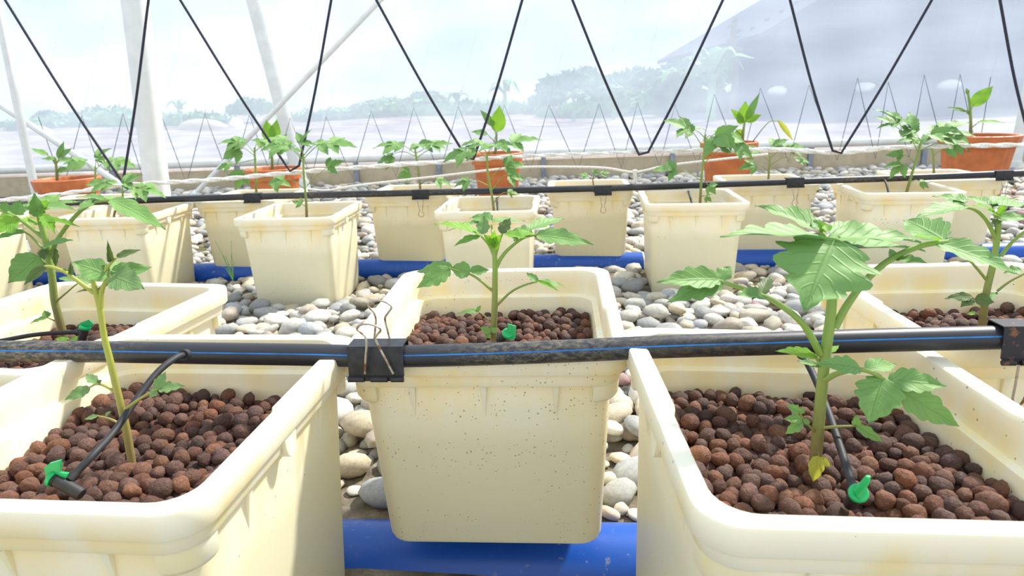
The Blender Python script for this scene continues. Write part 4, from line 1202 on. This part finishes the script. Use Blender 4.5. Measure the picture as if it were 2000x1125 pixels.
# thin far zigzag in front of the film, with pale threads going up from its peaks
peaks = [(75, 228), (160, 226), (240, 222), (315, 225), (400, 222), (487, 225), (567, 230), (637, 228), (725, 217), (808, 210), (895, 208), (985, 205), (1072, 205), (1170, 203), (1245, 200), (1318, 205), (1395, 184), (1485, 172), (1580, 166), (1675, 152), (1735, 160), (1805, 146), (1875, 145), (1935, 150)]
fo = empty('thin_zigzag_cord', onY(1000, 300, 4.85))
pts = []
for i, pk in enumerate(peaks):
    pts.append(onY(*pk, 4.85))
    if i < len(peaks) - 1:
        nx_ = peaks[i + 1]
        mx_ = pk[0] * .42 + nx_[0] * .58
        pts.append(onY(mx_, 372 - .036 * mx_, 4.85))
Q = []
for a, b in zip(pts[:-1], pts[1:]): Q += arc_pts(a, b, 3)[:-1]
Q.append(pts[-1])
MB().tube(Q, .0026, 5).build('cord_run', M['cord_thin'], fo, off=fo.location)
for pk in peaks:
    a = onY(*pk, 4.85); b = onY(pk[0] + 62, -40, 4.85)
    MB().tube([a, b], .0006, 4).build('hanging_thread', M['thread'], fo, off=fo.location)
tag(fo, 'thin grey cord zigzagging in small peaks just before the film wall', 'cord')

# ------------------------------------------------------------------ clay pellets
def ico(sub):
    import bmesh
    bm = bmesh.new(); bmesh.ops.create_icosphere(bm, subdivisions=sub, radius=1)
    V = np.array([v.co[:] for v in bm.verts]); F = np.array([[v.index for v in f.verts] for f in bm.faces]); bm.free()
    return V, F
IV, IF = ico(2)          # 42 verts, 80 faces
IV3, IF3 = ico(3)
def blob(V, amt, seed, flat=(1, 1, 1)):
    rg = np.random.default_rng(seed)
    d = np.zeros(len(V))
    for _ in range(6):
        k = rg.normal(size=3) * 1.5; d += np.sin(V @ k + rg.uniform(0, 6.28)) / 6
    return V * (1 + amt * d * 2.0)[:, None] * np.array(flat)
CLAYV = [blob(IV, .24, i) for i in range(8)]
PEBV = [blob(IV, .30, 50 + i) for i in range(12)]
def rotm(a, b, c):
    return np.array(Matrix.Rotation(a, 3, 'Z') @ Matrix.Rotation(b, 3, 'X') @ Matrix.Rotation(c, 3, 'Y'))

CLAY_COL = [lin(126, 86, 66), lin(114, 74, 56), lin(140, 95, 68), lin(100, 70, 57), lin(122, 88, 74), lin(134, 84, 56), lin(110, 82, 72)]
def mass(name, items, verts, mat, label, cat, extra=None):
    """items: (pos, R, scale3, variant, colour); one joined mesh"""
    n = len(items); m = len(verts[0])
    V = np.empty((n * m, 3)); C = np.empty((n * m, 4)); F = np.empty((n * len(IF), 3), int)
    for i, (p, R, s, v, c) in enumerate(items):
        V[i * m:(i + 1) * m] = (verts[v] * s) @ R.T + p
        C[i * m:(i + 1) * m] = c
        F[i * len(IF):(i + 1) * len(IF)] = IF + i * m
    me = bpy.data.meshes.new(name)
    me.from_pydata(V.tolist(), [], F.tolist())
    me.polygons.foreach_set('use_smooth', [True] * len(me.polygons))
    ca = me.color_attributes.new('Col', 'FLOAT_COLOR', 'POINT')
    ca.data.foreach_set('color', C.ravel())
    me.materials.append(mat)
    o = link(name, me)
    return tag(o, label, cat, kind='stuff')

def pack(N, hx, hy, z0, seed, mound, iters=45):
    rg = np.random.default_rng(seed)
    r = rg.uniform(.0046, .0078, N) * np.where(rg.random(N) < .12, 1.18, 1)
    P = np.stack([rg.uniform(-hx, hx, N), rg.uniform(-hy, hy, N), rg.uniform(z0, z0 + .035, N)], -1)
    for it in range(iters):
        D = P[:, None] - P[None]; d2 = (D ** 2).sum(-1); np.fill_diagonal(d2, 1)
        d = np.sqrt(d2); rs = (r[:, None] + r[None]) * .93
        ov_ = np.clip(rs - d, 0, None)
        push = (D / d[..., None] * (ov_ * .32)[..., None]).sum(1)
        P += np.clip(push, -.006, .006)
        P[:, 2] -= .0016 if it < iters - 6 else .0004
        P[:, 0] = np.clip(P[:, 0], -hx + r, hx - r); P[:, 1] = np.clip(P[:, 1], -hy + r, hy - r)
        # rounded corners
        c = .022
        ax = np.abs(P[:, 0]) - (hx - c); ay = np.abs(P[:, 1]) - (hy - c)
        q = (ax > 0) & (ay > 0); L = np.hypot(ax, ay); big = q & (L > c - r)
        k = np.where(big, (c - r) / np.maximum(L, 1e-6), 1)
        P[:, 0] = np.where(big, np.sign(P[:, 0]) * (hx - c + ax * k), P[:, 0]); P[:, 1] = np.where(big, np.sign(P[:, 1]) * (hy - c + ay * k), P[:, 1])
        fl = z0 + mound(P[:, 0], P[:, 1])
        P[:, 2] = np.maximum(P[:, 2], fl + r * .4)
    return P, r

singles = []
beds = {}; LOCAL = {}
for key, seed in (('L', 1), ('R', 2), ('C', 3), ('BL', 4), ('BR', 5)):
    hx, hy = TW - .0285, TD - .0285
    mound = lambda x, y: .006 * np.sin(x * 22 + seed) * np.cos(y * 19 + seed * 2) + .004
    P, r = pack(1080, hx, hy, -.078, seed, mound)
    o, cx, cy, a, rim = TUBS[key]
    Wd = np.array([to_world(key, *q) for q in P])
    pj = project(Wd)
    rg = random.Random(seed)
    items = []
    vdir = Wd - CAM; dist = np.linalg.norm(vdir, axis=1); vdir /= dist[:, None]
    for i in range(len(P)):
        c = CLAY_COL[rg.randrange(7)]; k = rg.uniform(.50, .86)
        col = (c[0] * k, c[1] * k, c[2] * k, 1)
        e = rg.uniform(.86, 1.12)
        items.append((Wd[i], rotm(rg.uniform(0, 6.3), rg.uniform(0, 6.3), rg.uniform(0, 6.3)), np.array([r[i] * e * 1.06, r[i] * 1.02, r[i] / e]), rg.randrange(8), col))
    beds[key] = items
    LOCAL[key] = P[:, :2]
    if key in 'LRC':
        # ray-to-centre test against nearer pellets of the same tub
        for i in range(len(P)):
            x, y, z = pj[i]
            if not (8 < x < 1992 and 8 < y < 1117): continue
            t = (Wd - CAM) @ vdir[i]
            off_ = np.linalg.norm(Wd - CAM - t[:, None] * vdir[i], axis=1)
            cov = ((t < dist[i] - .002) & (off_ < r * .85)).sum()
            if cov: continue
            top = Wd[i] - vdir[i] * r[i]
            if hidden(top): continue
            singles.append((r[i] / z, key, i))
singles.sort(reverse=True)
singles = singles[:300]
names_ = {'L': 'left foreground', 'R': 'right foreground', 'C': 'centre', 'BL': 'rear left', 'BR': 'rear right'}
claym = []
for i, v in enumerate(CLAYV):
    me = bpy.data.meshes.new('clay_pellet'); me.from_pydata(v.tolist(), [], IF.tolist())
    me.polygons.foreach_set('use_smooth', [True] * len(me.polygons)); me.materials.append(M['clay_obj']); claym.append(me)
taken = {}
for _, key, i in singles:
    p_, R, s, v, c = beds[key][i]
    o = link('clay_pellet', claym[v])
    # unit mesh: scale carries the size
    o.matrix_world = Matrix.Translation(Vector(p_)) @ Matrix(R.tolist()).to_4x4() @ Matrix.Diagonal((*[float(q) for q in s], 1))
    o.color = c
    lx, ly = LOCAL[key][i]
    zone = ('in the front' if ly < -.05 else 'at the back' if ly > .05 else 'midway') + (' left part' if lx < -.04 else ' right part' if lx > .04 else ' centre')
    tone = 'orange-brown' if c[0] > 2.6 * c[2] else 'greyish brown' if c[0] < 1.9 * c[2] else 'dark brown' if c[0] < .15 else 'reddish-brown'
    size = 'large' if max(s) > .0085 else 'small' if max(s) < .0062 else 'medium'
    ph_ = '%s %s clay pellet %s of the %s tub' % (size, tone, zone, names_[key])
    tag(o, ph_, 'clay pellet', ph_.replace('pellet', 'pellets'))
    taken.setdefault(key, set()).add(i)
for key in beds:
    rest = [q for i, q in enumerate(beds[key]) if i not in taken.get(key, set())]
    mass('clay_pellets', rest, CLAYV, M['clay_att'], 'mass of brown clay pellets filling the %s tub' % names_[key], 'clay pellets')
# shallow pellet layer low in the second-row tubs (seen only from above)
for key in [k for k in TUBS if k not in beds]:
    rg = random.Random(sum(map(ord, key))); items = []
    for _ in range(170):
        x = rg.uniform(-.11, .11); y = rg.uniform(-.125, .125)
        c = CLAY_COL[rg.randrange(7)]; rr = rg.uniform(.009, .013)
        items.append((to_world(key, x, y, -.075 + rg.uniform(-.006, .004)), rotm(rg.uniform(0, 6), rg.uniform(0, 6), 0), np.array([rr, rr, rr * .9]), rg.randrange(8), c))
    mass('clay_pellets', items, CLAYV, M['clay_att'], 'low clay pellet layer inside the ' + ' '.join(TUBS[key][0]['label'].replace(',', '').replace('cream ', '').split()[:10]), 'clay pellets')
# level bed of clay dust below the pellets of every tub
for key in TUBS:
    z = -.086
    mb = MB(); rg_ = ring(.031, z, .028)
    mb.add(rg_ , [tuple(range(len(rg_)))])
    lo_ = ring(.031, z - .02, .028); mb = MB(); loft(mb, [lo_, rg_], True, True)
    mb.build('fill_bed', M['clay_bed'], TUBS[key][0], sharp=40)

# ------------------------------------------------------------------ river pebbles
STONE_COL = [lin(202, 198, 188), lin(184, 182, 174), lin(216, 210, 196), lin(198, 188, 166), lin(172, 173, 170), lin(210, 196, 170), lin(226, 221, 210), lin(158, 158, 154), lin(206, 200, 186), lin(180, 182, 182), lin(214, 208, 198), lin(190, 176, 160)]
def in_tub(x, y, m):
    for k, (o, cx, cy, a, rim) in TUBS.items():
        dx, dy = x - cx, y - cy
        lx = dx * math.cos(a) + dy * math.sin(a); ly = -dx * math.sin(a) + dy * math.cos(a)
        if abs(lx) < TW - .022 + m and abs(ly) < TD - .022 + m: return True
    return False
def near_pipe(x, y, m):
    return abs(y - (.736 - .075 * x)) < .052 + m or abs(y - (2.315 - .03 * x)) < .045 + m
def darts(x0, x1, y0, y1, sizes, seed, cell=.05, free=False):
    rg = random.Random(seed); grid = {}; out = []
    for smin, smax, tries, gap in sizes:
        for _ in range(tries):
            x = rg.uniform(x0, x1); y = rg.uniform(y0, y1); s = rg.uniform(smin, smax)
            if in_tub(x, y, s * .75) or (not free and near_pipe(x, y, s * .6)): continue
            gx, gy = int(x // cell), int(y // cell); ok = True
            for i in range(gx - 1, gx + 2):
                for j in range(gy - 1, gy + 2):
                    for (a, b, c) in grid.get((i, j), ()):
                        if (a - x) ** 2 + (b - y) ** 2 < ((c + s) * gap) ** 2: ok = False; break
                    if not ok: break
                if not ok: break
            if ok:
                grid.setdefault((gx, gy), []).append((x, y, s)); out.append((x, y, s))
    return out
stones = []
rg = random.Random(77)
def moss_gap(x, y):          # barer mossy ground close to the front drain pipe
    return y < .86 and x < -.12
def put(x, y, s, lift=0, far=False):
    R = np.array(Matrix.Rotation(rg.uniform(0, 6.3), 3, 'Z') @ Matrix.Rotation(rg.uniform(-.35, .35), 3, 'X') @ Matrix.Rotation(rg.uniform(-.3, .3), 3, 'Y'))
    e = rg.uniform(1.0, 1.38); h = rg.uniform(.46, .74)
    sc_ = np.array([s * e, s / e * 1.12, s * h])
    c = rg.choice(STONE_COL); k = rg.uniform(.70, 1.06)
    if rg.random() < .012: c = lin(172, 136, 132)
    z = ground_z(y) + s * h * .62 + lift
    stones.append((np.array([x, y, z]), R, sc_, rg.randrange(12), (c[0] * k, c[1] * k, c[2] * k, 1), s))
for x, y, s in darts(-2.3, 2.3, .79, 2.8, [(.024, .034, 2600, .92), (.016, .024, 9000, .9), (.009, .015, 9000, .88)], 5):
    if moss_gap(x, y) and rg.random() < .55: continue
    put(x, y, s)
for x, y, s in darts(-1.5, 1.5, .98, 1.86, [(.022, .032, 1500, 1.0), (.014, .020, 3500, 1.0)], 9):       # second layer between the rows
    put(x, y, s, .022)
for x, y, s in darts(-3.6, 3.9, 2.85, 5.1, [(.026, .036, 5000, .95), (.018, .026, 9000, .92)], 6, .08): put(x, y, s)
cand = []
for i, (p_, R, sc_, v, c, s) in enumerate(stones):
    if p_[1] > 2.0: continue
    x, y, z = project(p_)[0]
    if not (5 < x < 1995 and 5 < y < 1120): continue
    top = p_ + np.array([0, -.3 * s, sc_[2] * .8])
    if hidden(top): continue
    cand.append((s / z * (1.0 if p_[2] > ground_z(p_[1]) + .03 else .9), i))
cand.sort(reverse=True)
pebm = []
for i, v in enumerate(PEBV):
    me = bpy.data.meshes.new('pebble'); me.from_pydata(v.tolist(), [], IF.tolist())
    me.polygons.foreach_set('use_smooth', [True] * len(me.polygons)); me.materials.append(M['pebble_obj']); pebm.append(me)
chosen = set()
def stone_zone(x, y):
    if y < 1.0: return 'in the gap left of the centre tub' if x < 0 else 'in the gap right of the centre tub'
    if x < -.12: return 'on the gravel left of the centre tub between the rows'
    if x < .2: return 'on the gravel behind the centre tub'
    return 'on the gravel right of the centre tub between the rows'
for _, i in cand[:300]:
    p_, R, sc_, v, c, s = stones[i]
    chosen.add(i)
    o = link('pebble', pebm[v])
    o.matrix_world = Matrix.Translation(Vector(p_)) @ Matrix(R.tolist()).to_4x4() @ Matrix.Diagonal((*[float(q) for q in sc_], 1))
    o.color = c
    zn = stone_zone(p_[0], p_[1]); lum = c[0]
    tone = 'pale' if lum > .45 else ('mid grey' if abs(c[0] - c[2]) < .07 else 'tan') if lum > .3 else 'dark grey'
    size = 'large' if s > .027 else 'small' if s < .019 else 'medium'
    shp = 'long' if sc_[0] > 1.55 * sc_[1] else 'round' if sc_[0] < 1.15 * sc_[1] else 'oval'
    ph_ = '%s %s %s pebble %s' % (size, tone, shp, zn)
    tag(o, ph_, 'pebble', ph_.replace('pebble', 'pebbles', 1))
mass('gravel', [q[:5] for i, q in enumerate(stones) if i not in chosen], PEBV, M['pebble_att'], 'bed of rounded grey river gravel covering the ground', 'gravel')

# grass tuft by the drain pipe
gb = onZ(455, 548, G2 + .02)
go = tag(empty('grass_tuft', gb), 'sparse green grass blades sprouting beside the second drain pipe at left', 'grass')
for tx, ty in ((432, 520), (452, 470), (420, 470), (458, 512), (440, 500)):
    t_ = onY(tx, ty, gb[1] + .01); m_ = (gb + t_) / 2 + [0, 0, .015]
    MB().tube(spline([gb, m_, t_], 5), [.0016] * 6 + [.0008] * 5, 5).build('blade', M['leaf_bright'] if False else M['far_leaf2'], go, off=gb)

# ------------------------------------------------------------------ beyond the film: trees, banana plants, shed
def far_z(Y): return G2 + .06
def foliage(c, rx, ry, rz, n, size, seed):
    rg = np.random.default_rng(seed); mb = MB()
    d = rg.normal(size=(n, 3)); d /= np.linalg.norm(d, axis=1)[:, None]; d[:, 2] = np.abs(d[:, 2]) * 1.0 - .25
    rad = rg.uniform(.7, 1.05, n) + .12 * np.sin(d[:, 0] * 7 + seed) + .1 * np.sin(d[:, 2] * 9)
    V = []; F = []
    for i in range(n):
        p = np.array(c) + d[i] * rad[i] * [rx, ry, rz]
        u = rg.normal(size=3); u /= np.linalg.norm(u); w = np.cross(u, d[i]); w /= np.linalg.norm(w) + 1e-9
        s = size * rg.uniform(.6, 1.3)
        k = len(V); V += [p - u * s, p + w * s * .5, p + u * s, p - w * s * .5 + d[i] * s * .3]; F.append((k, k + 1, k + 2, k + 3))
    return mb.add(V, F)
gf = 'trees beyond the film wall'
def tree(px, ytop, wpx, Y, label, seed, n=900):
    t = onY(px, ytop, Y); z0 = far_z(Y); H = max(.5, t[2] - z0); mpp = Y / FPX
    R = wpx / 2 * mpp
    o = tag(empty('tree', (t[0], Y, z0)), label, 'tree', gf)
    MB().tube([(t[0], Y, z0 - .3), (t[0] + .05 * H, Y, z0 + H * .45), (t[0], Y, z0 + H * .8)], [R * .12, R * .09, R * .03], 8).build('trunk', M['bark'], o, off=(t[0], Y, z0))
    foliage((t[0], Y, z0 + H * .50), R, R * .8, H * .50, n, max(.12, R * .16), seed).build('crown', M['far_leaf'], o, off=(t[0], Y, z0), smooth=False)
def banana(px, ytop, Y, label, seed, ybase=None):
    rg = random.Random(seed)
    t = onY(px, ytop, Y); z0 = far_z(Y); H = max(.4, (t[2] - z0))
    b = np.array([t[0], Y, z0])
    o = tag(empty('banana_plant', b), label, 'banana plant', 'banana plants beyond the film wall')
    MB().tube([b - [0, 0, .2], b + [0, 0, H * .62]], [H * .07, H * .045], 8).build('trunk', M['far_leaf2'], o, off=b)
    for k in range(7):
        a = k * 2.4 + rg.random(); rr = H * rg.uniform(.34, .5)
        s = b + [0, 0, H * .6]; d = np.array([math.cos(a), math.sin(a), 0])
        mid = s + d * rr * .5 + [0, 0, H * rg.uniform(.22, .38)]; e = s + d * rr + [0, 0, H * rg.uniform(-.05, .3)]
        P = spline([s, mid, e], 5); side = np.cross(d, [0, 0, 1]); V = []; F = []
        for i, q in enumerate(P):
            w = H * .085 * math.sin(math.pi * (i + .6) / (len(P) + .2))
            V += [q - side * w - [0, 0, w * .4], q, q + side * w - [0, 0, w * .4]]
        for i in range(len(P) - 1):
            for c_ in range(2): F.append((3 * i + c_, 3 * i + c_ + 1, 3 * i + c_ + 4, 3 * i + c_ + 3))
        MB().add(V, F).build('leaf', M['far_leaf2'], o, off=b)
for i, (px, yt, w, Y, lb) in enumerate([
        (90, 213, 60, 30, 'small rounded bush behind the field at the far left'), (487, 187, 92, 26, 'dense rounded bush on the horizon beside the leaning white pole'),
        (832, 172, 80, 32, 'rounded bush on the horizon just left of the middle cords'), (1130, 124, 150, 24.5, 'rounded tree at the left end of the tree group'),
        (1240, 128, 150, 29, 'low spreading tree in the middle of the tree group'), (1330, 108, 150, 34, 'taller tree in the tree group left of the shed'), (1410, 92, 110, 40, 'leafy tree next to the shed eave'),
        (1070, 165, 70, 21, 'low bush at the foot of the tree group')]):
    tree(px, yt, w, Y, lb, i + 3)
for i, (px, yt, Y, lb) in enumerate([
        (215, 208, 24, 'banana plant left of the thick white pole'), (345, 190, 22, 'banana plant just right of the thick white pole'), (600, 205, 26, 'low banana plant right of the leaning pole'), (890, 172, 22, 'banana plant near the middle of the horizon'),
        (985, 152, 22, 'tall banana plant behind the centre pot'), (1120, 168, 17, 'pale banana plant before the rounded tree'), (1200, 160, 17, 'banana plant before the low spreading tree'), (1315, 128, 17, 'broad leaved banana plant before the taller tree'), (1395, 80, 12, 'highest banana plant beside the shed'), (660, 212, 26, 'small banana plant in the low green row'), (745, 208, 26, 'banana plant at the right end of the low green row')]):
    banana(px, yt, Y, lb, i + 40)
# low crop rows along the far edge of the field
for i, (pa, pb, Y, lb) in enumerate([(20, 430, 27, 'low green hedge along the far left field edge'), (560, 1050, 28, 'low green hedge along the middle field edge'), (1050, 1520, 20, 'low green hedge in front of the tree group')]):
    a = onY(pa, 240, Y); b = onY(pb, 230, Y); z0 = far_z(Y)
    c = (a + b) / 2; c[2] = z0
    o = tag(empty('hedge', c), lb, 'hedge', 'hedges along the field')
    foliage((c[0], Y, z0 + .12), (b[0] - a[0]) / 2, .7, .75, 1500, .22, 90 + i).build('foliage', M['far_leaf2'], o, off=c, smooth=False)
    MB().box((a[0], Y - .3, z0 - .3), (b[0], Y + .3, z0 + .25)).build('woody_base', M['far_leaf'], o, off=c, smooth=False)
# pale rubble heap on the field
for i, (px, py, w) in enumerate([(398, 236, 84), (462, 240, 34), (70, 268, 60)]):
    q = onY(px, py, 20); q[2] = far_z(20)
    V = blob(IV3, .25, 300 + i) * [w / 2 * 20 / FPX, .4, .28]
    mb = MB().add(V + q, IF3.tolist())
    tag(mb.build('rubble_heap', M['board'], sharp=30), ('widest', 'middle', 'leftmost')[i] + ' pale rubble heap lying out on the field', 'rubble heap', 'rubble heaps on the field')
# tall bare post with a withered top
q = onY(1437, 36, 12.3); b = np.array([q[0], 12.3, far_z(12)])
o = tag(empty('withered_trunk', b), 'thin withered trunk standing up beside the shed eave', 'tree trunk')
MB().tube(spline([b, b + [.05, 0, (q[2] - b[2]) * .5], b + [-.03, 0, (q[2] - b[2]) * .8], q], 5), [.06] * 8 + [.045] * 8, 8).build('trunk', M['bark'], o, off=b)
for k in range(4):
    s = b + [0, 0, (q[2] - b[2]) * (.72 + .07 * k)]; e = s + [(-1) ** k * .16, 0, -.04 + .05 * (k % 3)]
    MB().tube([s, (s + e) / 2 + [0, 0, .03], e], [.03, .04, .012], 6).build('dry_frond', M['bark'], o, off=b)
# shed with a wide dark roof
Ys = 13.5
e0 = onY(1462, 82, Ys); r0 = onY(1640, -22, Ys)
sl = (r0[2] - e0[2]) / (r0[0] - e0[0])
o = tag(empty('open_shed', (e0[0], Ys, G2)), 'large dark roofed shed on the right behind the film', 'shed')
off = (e0[0], Ys, G2)
xr = e0[0] + 4.6
mb = MB(); th_ = .10
for ys in (0,):
    V = [(e0[0], Ys - .6, e0[2]), (xr, Ys - .6, e0[2] + sl * 4.6), (xr, Ys + 8, e0[2] + sl * 4.6), (e0[0], Ys + 8, e0[2])]
    V += [(x, y, z + th_) for x, y, z in V]
    mb.add(V, [(0, 3, 2, 1), (4, 5, 6, 7), (0, 1, 5, 4), (1, 2, 6, 5), (2, 3, 7, 6), (3, 0, 4, 7)])
mb.build('roof_slope', M['roof'], o, off=off, smooth=False)
mb = MB()
V = [(xr, Ys - .6, e0[2] + sl * 4.6), (xr + 5, Ys - .6, e0[2] + sl * 2), (xr + 5, Ys + 8, e0[2] + sl * 2), (xr, Ys + 8, e0[2] + sl * 4.6)]
V += [(x, y, z + th_) for x, y, z in V]
mb.add(V, [(0, 3, 2, 1), (4, 5, 6, 7), (0, 1, 5, 4), (1, 2, 6, 5), (2, 3, 7, 6), (3, 0, 4, 7)])
mb.build('roof_slope', M['roof'], o, off=off, smooth=False)
for k in range(36):
    xa = e0[0] + .06 + k * .285; xb = xa + .278
    zt = e0[2] + sl * (xb - e0[0]) + .01 if xb < xr else e0[2] + sl * 4.6 - (xb - xr) * sl * .5 - .05
    dy = .012 * (k % 3)
    MB().box((xa, Ys + .9 - dy, G2), (xb, Ys + .95 - dy, zt)).build('wall_board', M['shed'], o, off=off, smooth=False)
for k in range(4):
    xa = e0[0] + .5 + k * 2.0
    MB().box((xa, Ys - .25, G2), (xa + .14, Ys - .11, e0[2] + sl * min(xa - e0[0], 4.6))).build('post', M['shed'], o, off=off, smooth=False)
for i, (px, py, w, lb) in enumerate([(1530, 172, 30, 'pale sack heap lying before the shed on its left'), (1870, 190, 36, 'pale sack heap lying before the shed behind the largest pot'), (1700, 196, 28, 'pale sack heap lying before the middle of the shed')]):
    q = onY(px, py, Ys - 1.0)
    zc = q[2]
    V = blob(IV3, .2, 320 + i) * [w / 2 * Ys / FPX, .2, .10] + np.array([q[0], Ys - .75, G2 + .52 + .09])
    MB().box((q[0] - .35, Ys - 1.0, G2), (q[0] + .35, Ys - .5, G2 + .52)).build('crate_stack', M['shed'], None, smooth=False)
    c_ = bpy.context.scene.collection.objects[-1]
    tag(c_, 'dark crate stack under the ' + ('left', 'right', 'middle')[i] + ' pale sack heap by the shed', 'crate', 'crate stacks by the shed')
    tag(MB().add(V, IF3.tolist()).build('sack_heap', M['sack'], sharp=0), lb, 'sack', 'sack heaps by the shed')
